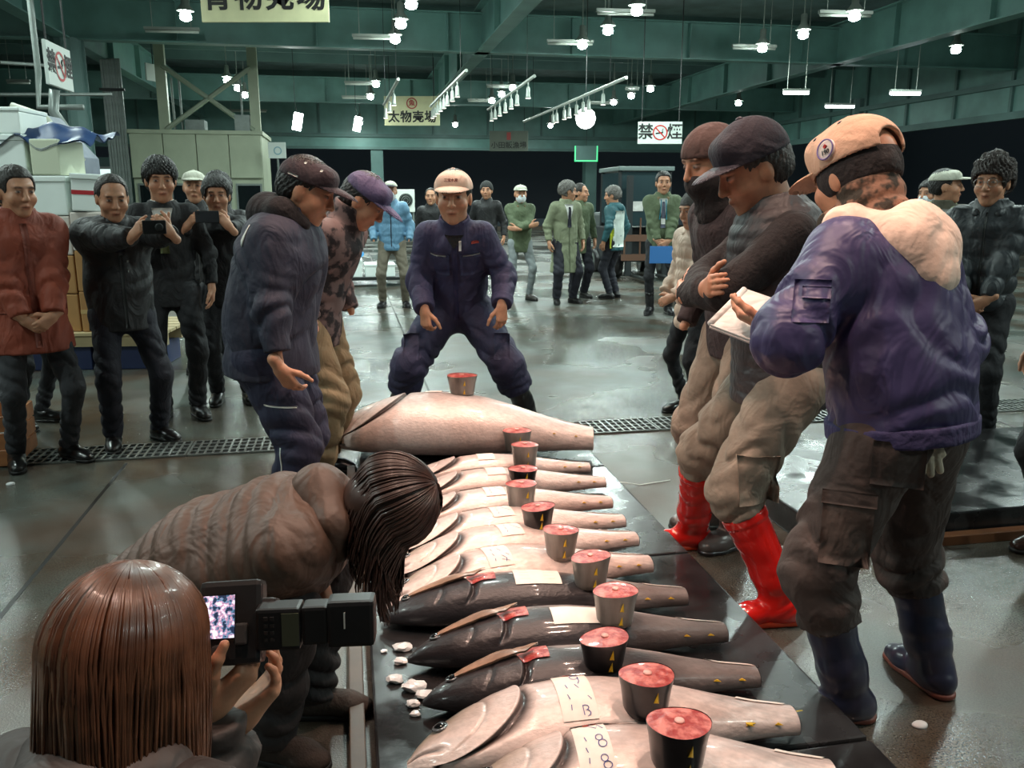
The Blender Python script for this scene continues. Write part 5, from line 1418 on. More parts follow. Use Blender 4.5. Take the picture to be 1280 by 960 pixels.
c = empty('compact_camera', tuple(p), math.radians(20)); tag(c, 'black compact camera held up by the older man in black jacket', 'camera')
MB().box((0, 0, 0), (0.06, 0.017, 0.037)).build('camera_body', BLACK, c, bevel=0.006); MB().lathe([(0.022, 0), (0.022, 0.012), (0.014, 0.014)], 14).build('lens', DARK, c, True, loc=(0.025, -0.017, 0.0)).rotation_euler = (math.pi/2, 0, 0)
MB().box((-0.03, 0, 0.042), (0.012, 0.008, 0.005)).build('button', METAL, c)
s = Person('tall young man in black suit with green tie and fringed hair', (-2.36, 5.80), 18, 1.75, vx=0.010, head=(8, 8), feet=[(-0.10, 0.0, 8), (0.12, -0.04, -20)],
           hands=[dict(w=ony(203, 292, 5.55), dw=(-0.15, -0.25, 1), nw=(0.9, -0.3, 0.1), curl=1.0, fist=True), None], elbow=((-0.6, 0.3, -1), None))
s.body().top(SUITJ, 'suit_jacket', 0.028, 0.12, fold=0.007, collar=0.02).legs(BLKTR, 0.012).shoes(SHOE, solem=SOLE); s.hairdo(HAIRB, 'fringe'); s.shirt_tie(WSHIRT, TIE_G, 0.06, 0.08)
s = Person('man whose face is half covered by the phone he holds up', (-2.13, 6.22), 16, 1.64, vx=0.010, head=(0, 4), feet=[(-0.10, 0.02, 8), (0.12, 0, -14)],
           hands=[dict(w=ony(233, 284, 5.76), dw=(0.5, -0.2, 0.5), nw=(0.6, 0.4, 0), curl=0.5, thumb=0.6), dict(w=ony(287, 284, 5.76), dw=(-0.45, -0.2, 0.6), nw=(-0.6, 0.4, 0), curl=0.5, thumb=0.6)], elbow=((-0.5, 0.1, -1), (0.5, 0.1, -1)))
s.body().top(SUITJ, 'suit_jacket', 0.03, 0.12, fold=0.007, collar=0.02).legs(BLKTR, 0.012).shoes(SHOE, solem=SOLE); s.hairdo(mat('greying hair', lin(58, 56, 55), 0.5, var=0.4, vscale=60, bump=0.5, bscale=110), 'full')
p = ony(259, 271, 5.71); ph = empty('smartphone', tuple(p), math.radians(5)); tag(ph, 'black smartphone held level in front of a half-covered face', 'phone')
MB().box((0, 0, 0), (0.078, 0.005, 0.040)).build('phone_body', BLACK, ph, bevel=0.004); MB().box((0, -0.0055, 0.0), (0.074, 0.0006, 0.036)).build('back_plate', mat('phone back', lin(52, 54, 58), 0.25), ph); MB().lathe([(0.007, 0), (0.007, 0.003)], 12).build('phone_lens', DARK, ph, loc=(-0.06, -0.006, 0.024)).rotation_euler = (math.pi/2, 0, 0)
s = Person('young man looking out behind the raised smartphone', (-2.30, 6.75), 22, 1.68, vx=0.012, head=(10, 0)); s.body().top(BLKJ).legs(BLKTR).shoes(SHOE); s.hairdo(HAIRB, 'full'); s.shirt_tie(WSHIRT, TIE_D)
s = Person('person in white cap hidden behind the raised smartphone group', (-2.72, 7.4), 15, 1.72, vx=VF); s.body().top(BLKJ).legs(BLKTR).shoes(SHOE); s.cap(OFFW, low=0.045)
# ================================================================== navy work jacket, cap, left
s = Person('man in navy work jacket and dark cap, hand in pocket, looking down at fish', (-1.06, 3.62), 84, 1.69, lean=3, hunch=12, vx=0.008, fat=1.32, head=(4, 22), hip_y=-0.01,
           hands=[dict(w=ony(350, 462, 3.33), dw=(0.42, 0.30, -0.9), nw=(0.3, 0.9, 0.2), curl=0.4), dict(pos=(0.26, -0.12, 0.92), show=False)], elbow=((-0.4, 0.9, -0.2), None), feet=[(-0.12, -0.05, 6), (0.12, 0.05, -8)])
s.body(hv=0.0045).top(NAVYJ, 'work_jacket', 0.065, 0.11, fold=0.011, collar=0.085, sq=0.78, wristcut=0.07, hemr=0.005).legs(NAVYP, 0.055, 0.009).shoes(BLKB, kind='shoe', solem=SOLE); s.cap(MARC, low=0.032, brim_len=0.07); s.hairdo(HAIRB, 'under'); s.hood(fab('black fleece hood', (40, 34, 36), 0.9, 0.4, 80), 1.38, 0.04, 0.05)
s.patch('reflective_flash', s.topv, s.sh[0]+np.array([-0.5, 0.09, 0.02]), (1, 0, 0), (0, 0.45, -1), (0, 1, 0.45), 0.09, 0.018, WHITE, off=0.004, n=(6, 3), shape=lambda A, B: (A, B*(0.2+A+0.5)))
for hz, w in ((0.19, 0.10),): s.patch('pocket_piping', s.legv, s.hips[0]*0.45+s.knees[0]*0.55+np.array([-0.4, -0.02, 0.02]), (1, 0, 0), (0, -1, -0.12), (0, 0, 1), 0.13, 0.006, WHITE, off=0.003, n=(9, 2))
s.patch('trouser_piping', s.legv, s.knees[0]*0.75+s.ank[0]*0.25+np.array([-0.4, 0.03, 0]), (1, 0, 0), (0, 1, 0), (0, 0, 1), 0.006, 0.22, WHITE, off=0.003, n=(2, 9))
s.patch('cap_clip', s.capv, s.hp(0.3, -0.045, 0.045), -s.hr, s.hf, s.hu, 0.05, 0.008, METAL, off=0.003, n=(6, 2), parent=s.cap_o)
for y, z in ((-0.02, 0.10), (0.045, 0.095)): s.patch('eyelet', s.capv, s.hp(0.3, y, z), -s.hr, s.hf, s.hu, 0.009, 0.009, WHITE, off=0.002, n=3, parent=s.cap_o)
# ================================================================== camouflage jacket and purple cap
s = Person('man in leaf-camouflage jacket and purple cap bowing over the fish', (-1.06, 4.45), 76, 1.70, lean=11, hunch=14, vx=0.009, head=(8, 38), hands=[dict(pos=(-0.22, -0.12, 0.90), show=False), dict(pos=(0.22, -0.12, 0.90), show=False)], feet=[(-0.11, -0.03, 5), (0.11, 0.05, -8)])
s.body(hv=0.0055).top(CAMOD, 'camouflage_jacket', 0.05, 0.12, fold=0.010, collar=0.105, sq=0.76).legs(TAN, 0.05, 0.010).shoes(BLKB, solem=SOLE); s.cap(PURC, low=0.030, brim_len=0.075, tall=0.004); s.hairdo(HAIRB, 'under')
# ================================================================== the auctioneer
s = Person('auctioneer in indigo uniform and pale cap, leaning with legs wide behind the largest tuna', (-0.36, 5.52), 0, 1.86, lean=12, hunch=12, pz=0.80, vx=0.008, hip_y=0.06, head=(-2, 6), fat=1.05,
           feet=[(-0.42, 0.02, 14), (0.47, 0.02, -14)], hands=[dict(w=ony(531, 388, 5.22), dw=(0.08, -0.15, -1), nw=(0.5, 0.8, 0), curl=0.7), dict(w=ony(627, 382, 5.22), dw=(0.02, -0.15, -1), nw=(-0.5, 0.8, 0), curl=0.45)], elbow=((-0.45, 1, -0.1), (0.45, 1, -0.1)), hs=1.26)
s.body(hv=0.0045, hand_vx=0.0045).top(UNIF, 'uniform_jacket', 0.045, 0.03, fold=0.010, collar=0.05, sleeve=(0.01, 0.012), cuff=UNIF, hemr=-0.005).legs(UNIFP, 0.075, 0.010, cut=0.45).shoes(BLKB, kind='boot', shaft=0.32, r=0.066, solem=SOLE); s.cap(PINKC, low=0.036, brim_len=0.065, tall=0.004); s.hairdo(HAIRB, 'under')
UNL = fab('indigo seam', (40, 38, 74), 0.7)
pockets(s, UNIF, (0.10, -0.10), 0.20, 0.135, 0.14); zip_(s, UNL, 0, -0.16, 0.33, 0.03)
for x in (0.10, -0.10): s.fpatch('pocket_zip', x, 0.265, 0.10, 0.007, METAL, off=0.014, n=(7, 2))
s.fpatch('white_pen', -0.035, 0.325, 0.014, 0.05, WSHIRT, off=0.012, n=3); s.fpatch('red_name_stitch', -0.125, 0.335, 0.05, 0.014, mat('red thread', lin(160, 60, 50), 0.7), off=0.006, n=4)
s.fpatch('undershirt', 0, 0.345, 0.07, 0.07, BLKKNIT, off=0.004, n=5, shape=lambda A, B: (A*(0.5+B)*1.6, B))
sn = text_mesh('三宝水産', 0.021, 0.0005, bold=0.0006); sn.materials.clear(); sn.materials.append(mat('dark maroon print', lin(110, 50, 48), 0.6))
ctr = s.capv.trace(s.hp(0, 0.4, 0.083), -s.hf); X = np.stack([-s.hr, s.hu*0.94-s.hf*0.34, s.hf*0.94+s.hu*0.34], 1)
sn.transform(Matrix([[*X[0], ctr[0]], [*X[1], ctr[1]], [*X[2], ctr[2]], [0, 0, 0, 1]]) @ Matrix.Translation((0, 0, 0.004)))
link('cap_lettering', sn, None, s.cap_o)
for i in range(2): s.patch('thigh_pocket', s.legv, s.hips[i]*0.35+s.knees[i]*0.65+np.array([(-0.05, 0.05)[i], -0.4, 0.02]), (0, 1, 0), (1, 0, 0), (0, 0, 1), 0.10, 0.16, UNIFP, off=0.007)
# ================================================================== balaclava man
s = Person('man in dark knit cap and neck gaiter with only his eyes showing', (0.99, 3.62), -72, 1.80, lean=6, hunch=6, vx=0.009, head=(2, 16), hands=[dict(pos=(-0.20, -0.16, 0.95), show=False), dict(pos=(0.22, -0.12, 0.95), show=False)], feet=[(-0.13, 0.0, 8), (0.10, -0.02, -14)])
s.body().top(MAROON, 'fleece', 0.035, 0.08, fold=0.008, collar=0.03).legs(TAUPE, 0.03, 0.010, cut=0.35).shoes(GREYB, kind='boot', shaft=0.30, r=0.066, solem=BLKB, bulk=1.12)
V = Vol(); V.ell(s.hp(0, 0.008, -0.055), np.array([0.084, 0.106, 0.075])*s.kh, s.HR()); V.cone(s.hp(0, -0.005, -0.06), s.N+s.CF*0.03, 0.088, 0.105, 0.04, fold=(0.005, 0.05, 1)); V.plane(s.hp(0, 0, -0.022), s.hu, s.HC-0.3, s.HC+0.3)
s.add('neck_gaiter', V, BLKKNIT, 0.006)
V = Vol(); V.ell(s.hp(0, -0.008, 0.034), np.array([0.092, 0.112, 0.100])*s.kh, s.HR()); V.ell(s.hp(0, -0.05, -0.03), np.array([0.086, 0.075, 0.09])*s.kh, s.HR(), k=0.03); V.plane(s.hp(0, 0.05, 0.026), -s.hu+s.hf*0.25, s.HC-0.3, s.HC+0.3, 0.01)
s.add('knit_cap', V, fab('brown quilted hat', (88, 68, 64), 0.85, 0.6, 30), 0.006)
# ================================================================== red boots
RB = (0.92, 3.10)
s = Person('heavy man in navy cap and dark vest, arms crossed, wearing red rubber boots', RB, -88, 1.84, lean=2, hunch=6, hip_y=0.10, vx=0.008, fat=1.2, pz=0.88, hs=1.16, head=(3, 24), skin=(190, 134, 104),
           feet=wfeet(RB, -88, [(0.80, 3.50, -82), (0.99, 2.82, -84)]), hands=crossed(1.19, 1.0), elbow=((-0.7, -0.5, -0.6), (0.7, -0.5, -0.6)))
s.body(hv=0.0045, hand_vx=0.0045, beard=True).top(BLKKNIT, 'knit_pullover', 0.02, 0.02, fold=0.007, collar=0.0, sq=0.86, sleeve=(0.014, 0.006)).legs(TAUPE, 0.040, 0.010, cut=0.22).shoes(REDB, kind='boot', shaft=0.33, r=0.066, solem=REDS, vx=0.006)
V = Vol(); k = s.k; f = s.fat
V.cone(s.P-s.up*0.10*k, s.waist, 0.172*k*f, 0.168*k*f, 0.03, fa=True, sq=(s.F, 0.86), quilt=(0.006, 0.05)); V.cone(s.waist, s.C+s.up2*0.06*k, 0.168*k*f, 0.168*k*f, 0.04, sq=(s.CF, 0.84), quilt=(0.006, 0.05)); V.cone(s.C+s.up2*0.04*k, s.N, 0.15*k, 0.09*k, 0.05)
V.cone(s.N-s.up2*0.04, s.N+(s.neck_top-s.N)*0.5+s.up2*0.055, 0.105, 0.100, 0.02, fb=True); V.cone(s.N+s.up2*0.0, s.N+(s.neck_top-s.N)*0.5+s.up2*0.08, 0.078, 0.090, 0.005, sub=True)
s.topv = V; s.add('quilted_vest', V, VESTM); zip_(s, METAL, 0, 0.24, 0.36, 0.010)
V = Vol().cone(s.N-s.up2*0.02, s.neck_top-s.hu*0.005, 0.092, 0.086, 0.02, fb=True, fold=(0.004, 0.04, 2)); s.add('neck_warmer', V, BLKKNIT, 0.006)
s.cap(NAVYC, fab('cap visor', (62, 54, 64), 0.6, 0.2), low=0.030, brim_len=0.058, tall=0.028, fit=1.02, button=True); s.hairdo(HAIRD, 'under')
s.patch('thigh_pocket_trim', s.legv, s.hips[1]*0.35+s.knees[1]*0.65+np.array([0.4, 0.0, 0]), (-1, 0, 0), (0, 1, 0.15), (0, 0, 1), 0.085, 0.022, WHITE, off=0.004, n=(7, 3)); s.patch('thigh_pocket', s.legv, s.hips[1]*0.3+s.knees[1]*0.7+np.array([0.4, 0.0, -0.05]), (-1, 0, 0), (0, 1, 0), (0, 0, 1), 0.15, 0.17, TAUPE, off=0.006)
# ================================================================== beige cap, purple-blue jacket
BC = (1.075, 2.30)
s = Person('man in beige cap, cream hood and purple-blue jacket seen from behind', BC, -148, 1.73, lean=6, hunch=10, side=-2, vx=0.008, fat=1.08, head=(-6, 19), hip_y=0.03, hs=1.2,
           feet=wfeet(BC, -148, [(1.33, 2.40, -165), (1.00, 2.24, -92)]), hands=[dict(pos=(-0.13, -0.16, 0.98), show=False), dict(w=ony(962, 408, 2.42), dw=(-0.6, 0.6, 0.2), nw=(0.2, 0.3, 1), curl=0.4)], elbow=((-0.2, 1, -0.3), (0.9, 0.5, -0.6)))
s.body(hv=0.0045).top(PURPJ, 'blouson', 0.075, 0.02, fold=0.014, collar=0.04, sq=0.82, sleeve=(0.014, 0.0), hemr=-0.004).legs(BRNTR, 0.060, 0.010, cut=0.40).shoes(NAVB, kind='boot', shaft=0.33, r=0.068, solem=ORS, vx=0.006)
s.cap(BEIC, low=0.020, brim_len=0.07, tall=0.016, open_back=True, tilt=-0.1, fit=1.04)
V = Vol(); V.ell(s.hp(0, -0.010, 0.006), np.array([0.0855, 0.1055, 0.092])*s.kh, s.HR()); V.plane(s.hp(0, 0, 0.080), s.hu, s.HC-0.3, s.HC+0.3); V.plane(s.hp(0, 0.03, -0.046), -s.hu-s.hf*0.15, s.HC-0.3, s.HC+0.3); V.plane(s.hp(0, 0.06, 0), s.hf, s.HC-0.3, s.HC+0.3)
s.add('black_headband', V, BLKKNIT, 0.005)
V = Vol(); V.cone(s.hp(0, -0.028, -0.050), s.N-s.up2*0.01, 0.090, 0.105, 0.02, fold=(0.008, 0.05, 1)); V.cone(s.hp(-0.05, 0.05, -0.10), s.hp(0.05, 0.05, -0.10), 0.040, 0.040, 0.03); s.add('neck_gaiter', V, SCARF, 0.006)
n = s.N; V = Vol(); kk = s.k
for sg in (1, -1):
    V.cone(n+s.CR*0.11*sg+s.CF*0.01+s.up2*0.03, n-s.CF*0.13-s.up2*0.05+s.CR*0.05*sg, 0.060, 0.062, 0.05, fold=(0.006, 0.07, sg))
    V.cone(n+s.CR*0.10*sg+s.up2*0.03, n+s.CR*0.085*sg+s.CF*0.12-s.up2*0.05, 0.055, 0.034, 0.04)
V.cone(n-s.CF*0.12-s.up2*0.04, n-s.CF*0.15-s.up2*0.12, 0.11, 0.08, 0.05, sq=(s.CF, 0.6), fold=(0.005, 0.08, 0))
V.cone(n+s.up2*0.05+s.hf*0.02, n+s.up2*0.16+s.hf*0.03, 0.060, 0.10, 0.02, sub=True); s.add('cream_hood', V, HOODW, 0.007)
s.patch('round_cap_patch', s.capv, s.hp(-0.3, -0.012, 0.058), s.hr, s.hf, s.hu, 0.058, 0.058, mat('patch white', lin(226, 214, 206), 0.7), off=0.004, n=9, parent=s.cap_o,
        shape=lambda A, B: (A*2*np.sqrt(np.maximum(0, 1-(2*B)**2/2))*0.5, B*2*np.sqrt(np.maximum(0, 1-(2*A)**2/2))*0.5))
pc = s.capv.trace(s.hp(-0.3, -0.012, 0.058), s.hr); g = np.array([s.capv.ev(pc+0.004*e)-s.capv.ev(pc-0.004*e) for e in np.eye(3)]); gn = unit(g); gu = unit(s.hu-gn*(s.hu @ gn)); gx = np.cross(gu, gn)
def on_patch(pts): return [pc+gn*0.0058+gx*x+gu*y for x, y in pts]
MB().tube(on_patch([(0.0275*math.cos(a), 0.0275*math.sin(a)) for a in np.linspace(0, 2*math.pi, 25)]), 0.0024, 5, cap=False).build('patch_ring', mat('patch purple', lin(110, 96, 150), 0.7), s.cap_o, True)
MB().tube(on_patch([(-0.005, 0.009), (0.0, 0.014), (0.005, 0.009), (0.0, 0.004), (-0.005, 0.009)]), 0.0022, 5).build('patch_red_mark', RED, s.cap_o)
sn = text_mesh('190', 0.019, 0.0004, bold=0.0004); sn.materials.clear(); sn.materials.append(INK)
sn.transform(Matrix([[gx[0], gu[0], gn[0], pc[0]], [gx[1], gu[1], gn[1], pc[1]], [gx[2], gu[2], gn[2], pc[2]], [0, 0, 0, 1]]) @ Matrix.Translation((0, -0.008, 0.006))); link('patch_number', sn, None, s.cap_o)
for y, z in ((0.04, 0.105), (-0.03, 0.118)): s.patch('eyelet', s.capv, s.hp(-0.3, y, z), s.hr, s.hf, s.hu, 0.008, 0.008, DARK, off=0.002, n=3, parent=s.cap_o)
CO = s.local((0, 0, CAMH))
def side_patch(nm, V, c, w, h, m, off=0.006, n=7):
    d = unit(np.array(c)-CO); r_, f_, u_ = frame(d); return s.patch(nm, V, np.array(c)-d*0.45, d, r_, (0, 0, 1), w, h, m, off=off, n=n, tmax=0.9)
s_l = s.hips[1]*0.35+s.knees[1]*0.65
side_patch('cargo_pocket', s.legv, s_l+np.array([0.03, 0.05, 0.0]), 0.13, 0.19, fab('faded brown pocket', (88, 74, 68), 0.8)); side_patch('pocket_flap', s.legv, s_l+np.array([0.03, 0.05, 0.10]), 0.14, 0.04, BRNTR, 0.012)
side_patch('back_pocket', s.legv, s.P+s.R*0.0-s.F*0.05+np.array([0.07, 0, -0.09]), 0.13, 0.12, BRNTR); side_patch('arm_pocket', s.topv, s.sh[1]*0.45+s.elb[1]*0.55, 0.09, 0.11, PURPJ); side_patch('arm_pocket_flap', s.topv, s.sh[1]*0.55+s.elb[1]*0.45, 0.07, 0.03, PURPJ, 0.012)
V = Vol(); V.cone(s.hemp-s.up*0.004, s.hemp+s.up*0.05, (0.138*s.fat+0.064)*s.k+0.006, (0.138*s.fat+0.064)*s.k+0.008, fa=True, fb=True, sq=(s.F, 0.87)); s.add('hem_band', V, fab('jacket rib', (58, 52, 92), 0.8, 0.4, 60), 0.008)
# gloves tucked in the back pocket
gp = ony(1157, 562, 2.16); r = empty('work_gloves', tuple(gp)); tag(r, 'cream work gloves tucked in the back pocket under the blue jacket', 'gloves')
V = Vol()
for kx, L in ((-0.030, 0.075), (-0.014, 0.09), (0.002, 0.095), (0.018, 0.085)): V.cone((kx, 0.0, 0.03), (kx*1.5+0.012, -0.012, 0.03-L), 0.012, 0.010, 0.006)
V.cone((-0.02, 0, 0.045), (0.02, 0.0, 0.035), 0.026, 0.024, 0.02); V.cone((0.02, 0.0, 0.03), (0.042, -0.01, -0.01), 0.011, 0.009, 0.008)
v_, f_ = V.mesh(0.004); link('glove', npmesh('glove', v_, f_), fab('cream cotton', (206, 192, 170), 0.9, 0.3, 90), r)
# notepad in his left hand
npd = empty('notepad', tuple(ony(938, 394, 2.55)), math.radians(-35)); tag(npd, 'white spiral notepad held open by the beige-capped man', 'notepad')
npd.rotation_euler = (math.radians(28), math.radians(14), math.radians(-40))
MB().box((0, 0, 0), (0.075, 0.105, 0.004)).build('page', WSHIRT, npd, bevel=0.001); MB().box((0, 0, -0.007), (0.078, 0.108, 0.0025)).build('cover', mat('pad cover', lin(200, 190, 186), 0.6), npd); MB().tube([(-0.078, -0.1, 0.002), (-0.078, 0.1, 0.002)], 0.011, 10).build('rolled_edge', WSHIRT, npd, True)

# ================================================================== crouching woman in the brown puffer
def strands(name, root_parent, gen, n, m, r=0.0032, seed=1, nseg=14):
    R2 = random.Random(seed); vs = []; fs = []
    for i in range(n):
        P = gen(R2, i)
        if P is None: continue
        P = np.array(P); o = len(vs); K = len(P)
        up = np.array([0, 0, 1.0])
        for q in range(K):
            t = P[min(q+1, K-1)]-P[max(q-1, 0)]; t = t/(np.linalg.norm(t)+1e-9); sd = np.cross(t, up); sd = sd/(np.linalg.norm(sd)+1e-9); nn = np.cross(sd, t)
            rr = r*(0.7+0.6*math.sin(math.pi*min(q/(K-1)*1.1, 1)**0.7)) if q < K-1 else r*0.25
            for a in (0, 2.094, 4.189): vs.append(P[q]+rr*1.5*math.cos(a)*sd+rr*0.8*math.sin(a)*nn)
        for q in range(K-1):
            for a in range(3):
                b = (a+1) % 3; fs.append((o+q*3+a, o+q*3+b, o+q*3+3+b, o+q*3+3+a))
    me = npmesh(name, np.array(vs), np.array(fs), True)
    o = link(name, me, m, root_parent); o['kind'] = 'stuff'; return o
def long_hair(s, m, length, n, seed, face=70, r=0.0032, down=None, spread=1.0, clump=0.0, split=None):
    k = s.kh; dn = np.array(down if down is not None else (0, 0, -1.0)); dn = unit(dn)
    def gen(R2, i):
        az = math.radians(R2.uniform(face, 360-face))            # 0 is the face side
        lay = R2.uniform(0, 1); pts = []
        rx, ry, rz = (0.083+0.014*lay)*k*spread, (0.104+0.014*lay)*k*spread, (0.098+0.012*lay)*k
        part = R2.uniform(-0.5, 1) * 0.10
        for th in np.linspace(0.01+0.05*R2.random(), 1.62, 9):
            x, y, z = rx*math.sin(th)*math.sin(az), ry*math.sin(th)*math.cos(az)-0.012*k, rz*math.cos(th)+0.030*k
            pts.append(s.HC+s.hr*x+s.hf*y+s.hu*z)
        e = pts[-1]; tdir = unit(pts[-1]-pts[-2]); L = length*(0.55+0.45*R2.random()); c = s.HC-s.hu*0.03
        ph = R2.uniform(0, 6.28); cl = math.sin(az*5+seed)*clump
        for q in range(1, 9):
            f = q/8; d = unit(tdir*(1-f)*0.8+dn*(0.3+f)); e = e+d*L/8
            inw = (c-e); inw = inw-dn*(inw @ dn)
            e2 = e+inw*(0.06*f)+np.array([math.sin(az*3+f*7)*0.010*f+math.sin(ph+f*4)*0.003+cl*f, math.cos(az*4+f*6)*0.010*f+math.cos(ph+f*3)*0.003, 0]); pts.append(e2)
        return pts
    return strands('hair_strands', s.root, gen, n, m, r, seed)
def hair_shell(s, m, length, down=(0, 0, -1), vx=0.007, spread=1.0):
    k = s.kh; V = Vol(); R3 = s.HR(); dn = unit(np.array(down, float))
    V.ell(s.hp(0, -0.012, 0.032), np.array([0.086*spread, 0.106*spread, 0.100])*k, R3)
    V.cone(s.hp(0, -0.035, 0.0), s.hp(0, -0.045, -0.02)+dn*length*0.85, 0.085*k*spread, 0.055*k*spread, 0.03, sq=(s.hf, 0.8))
    V.ell(s.hp(0, 0.105, -0.035), np.array([0.066, 0.085, 0.10])*k, R3, k=0.014, sub=True)
    return s.add('hair', V, m, vx)
HBR = mat('dark brown hair', lin(54, 36, 30), 0.42, var=0.3, vscale=30, coat=0.15); HAU = mat('auburn hair', lin(96, 60, 40), 0.38, var=0.35, vscale=24, coat=0.2)
s = Person('crouching woman in brown puffer jacket with hair hanging over her face', (-0.66, 2.14), 82, 1.62, lean=50, hunch=16, pz=0.43, hip_y=0.28, vx=0.008, hs=1.22, head=(4, 66),
           feet=[(-0.09, 0.0, 8), (0.12, -0.04, -10)], knee=((-0.1, -1, 0.8), (0.15, -1, 0.8)), hands=[dict(pos=(-0.05, -0.10, 0.52), d=(0.3, -0.4, -0.8), n=(0, 1, 0)), dict(pos=(0.03, -0.12, 0.50), d=(-0.3, -0.4, -0.8), n=(0, 1, 0))], elbow=((-0.5, 0.9, 0.2), (0.5, 0.9, 0.2)))
s.body().top(BRNPUF, 'puffer_jacket', 0.085, 0.12, quilt=(0.012, 0.062), collar=0.05, sq=0.88).legs(fab('black loose trousers', (40, 37, 38), 0.75), 0.04, 0.010).shoes(mat('brown suede', lin(52, 42, 36), 0.8, var=0.2, bump=0.4), solem=SOLE, kind='shoe')
s.hood(BRNPUF, 1.18, 0.045, 0.045); hair_shell(s, HBR, 0.16, (0.2, 0, -1)); long_hair(s, HBR, 0.26, 800, 4, 14, 0.003, rotz((0.12, 0.0, -1), -s.rz))
# ================================================================== foreground woman with the camera
s = Person('woman with long auburn hair in dark grey puffer, photographing in the foreground', (-0.59, 1.02), 166, 1.60, lean=12, hunch=6, pz=0.222, hip_y=0.10, vx=0.007, head=(6, 16),
           feet=[(-0.10, 0.34, 8), (0.12, 0.34, -10)], knee=((-0.1, -1, -0.35), (0.1, -1, -0.35)), hands=[dict(w=ony(262, 885, 1.22), dw=(0.62, 0.2, 0.55), nw=(-0.5, 0.5, 0.6), curl=0.5, thumb=0.5), dict(w=(-0.46, 1.26, 0.66), dw=(0.5, 0.3, 0.5), nw=(0.2, 0.2, 1), curl=0.5)], elbow=((-0.2, 0.3, -1), (0.3, 0.2, -1)))
s.body(hand_vx=0.0035).top(DKPUF, 'puffer_jacket', 0.06, 0.06, quilt=(0.018, 0.085), collar=0.05, sq=0.88).legs(fab('dark skirt trousers', (44, 40, 42), 0.8), 0.02).shoes(SHOE, solem=SOLE)
s.hood(DKPUF, 1.2, 0.06, 0.0); hair_shell(s, HAU, 0.34, (0, 0, -1), spread=1.0); long_hair(s, HAU, 0.56, 1700, 9, 58, 0.0026, (0, 0, -1), 1.06, 0.012)
# camera with the flash, held upright
cp = ony(292, 778, 1.26)
c = empty('dslr_camera', tuple(cp)); tag(c, 'black camera turned upright with lit screen, held by the auburn-haired woman', 'camera')
c.scale = (0.95, 0.95, 0.95); cr = empty('camera_case', (0, 0, 0), 0, c)
cr.rotation_euler = (math.radians(-28), 0, math.radians(8))
CB = mat('camera black', lin(30, 29, 30), 0.4, bump=0.03, bscale=400); CG = mat('camera grip', lin(40, 37, 36), 0.7, bump=0.06, bscale=500)
MB().box((0, 0, 0), (0.052, 0.030, 0.070)).build('camera_body', CB, cr, bevel=0.010)
MB().box((0.056, 0.005, 0.0), (0.020, 0.028, 0.038)).build('prism_housing', CB, cr, bevel=0.010)
sc = MB().box((-0.018, -0.0315, 0.010), (0.028, 0.0015, 0.038)).build('screen_frame', BLACK, cr)
def screen_mat():
    m = bpy.data.materials.new('live view screen'); m.use_nodes = True; nt = m.node_tree; b = nt.nodes['Principled BSDF']
    tc = nt.nodes.new('ShaderNodeTexCoord'); nz = nt.nodes.new('ShaderNodeTexNoise'); nz.inputs['Scale'].default_value = 130; nt.links.new(tc.outputs['Object'], nz.inputs['Vector'])
    cr_ = nt.nodes.new('ShaderNodeValToRGB'); e = cr_.color_ramp.elements; e[0].position = 0.42; e[0].color = (0.01, 0.02, 0.05, 1); e[1].position = 0.66; e[1].color = (0.9, 0.85, 1, 1)
    for p_, c_ in ((0.45, (0.08, 0.22, 0.35, 1)), (0.54, (0.45, 0.2, 0.3, 1))): q = e.new(p_); q.color = c_
    nt.links.new(nz.outputs['Fac'], cr_.inputs[0]); nt.links.new(cr_.outputs[0], b.inputs['Emission Color']); b.inputs['Emission Strength'].default_value = 1.0; b.inputs['Base Color'].default_value = (0.02, 0.02, 0.02, 1)
    return m
MB().box((-0.018, -0.0335, 0.010), (0.0255, 0.0008, 0.035)).build('screen', screen_mat(), sc)
MB().lathe([(0.013, 0), (0.013, 0.004), (0.009, 0.005)], 14).build('dial', CG, cr, True, loc=(-0.02, -0.030, -0.048)).rotation_euler = (math.pi/2, 0, 0)
MB().lathe([(0.038, 0), (0.040, 0.03), (0.040, 0.07), (0.036, 0.09)], 20).build('lens', CB, cr, True, loc=(0.0, 0.028, 0.0)).rotation_euler = (-math.pi/2, 0, 0)
MB().box((0.020, -0.034, -0.02), (0.010, 0.008, 0.018)).build('eyepiece', CG, cr, bevel=0.004)
fl_ = empty('flash_unit', (0.118, -0.012, 0.004), 0, c); fl_.rotation_euler = (math.radians(-8), 0, math.radians(5))
MB().box((-0.033, 0, 0), (0.037, 0.026, 0.036)).build('flash_base', CB, fl_, bevel=0.006)
MB().box((-0.012, -0.0265, 0.0), (0.014, 0.0012, 0.028)).build('flash_display', mat('flash lcd', lin(78, 82, 66), 0.25), fl_)
for i in range(8): MB().box((-0.052+0.010*(i % 2), -0.0268, 0.020-0.012*(i//2)), (0.0032, 0.0012, 0.003)).build('flash_button', CG, fl_)
MB().box((0.028, 0, 0.003), (0.022, 0.024, 0.033)).build('flash_neck', CB, fl_, bevel=0.006)
MB().box((0.088, 0, 0.004), (0.040, 0.027, 0.040)).build('flash_head', CB, fl_, bevel=0.008)
MB().box((0.078, -0.0275, 0.012), (0.0012, 0.001, 0.014)).build('flash_mark', WHITE, fl_)
# camera strap
o = MB().tube([(-0.03, 0.0, -0.07), (-0.035, -0.02, -0.14), (-0.03, -0.05, -0.24), (-0.05, -0.06, -0.30)], 0.007, 6, flat=0.3).build('neck_strap', CB, c, True)

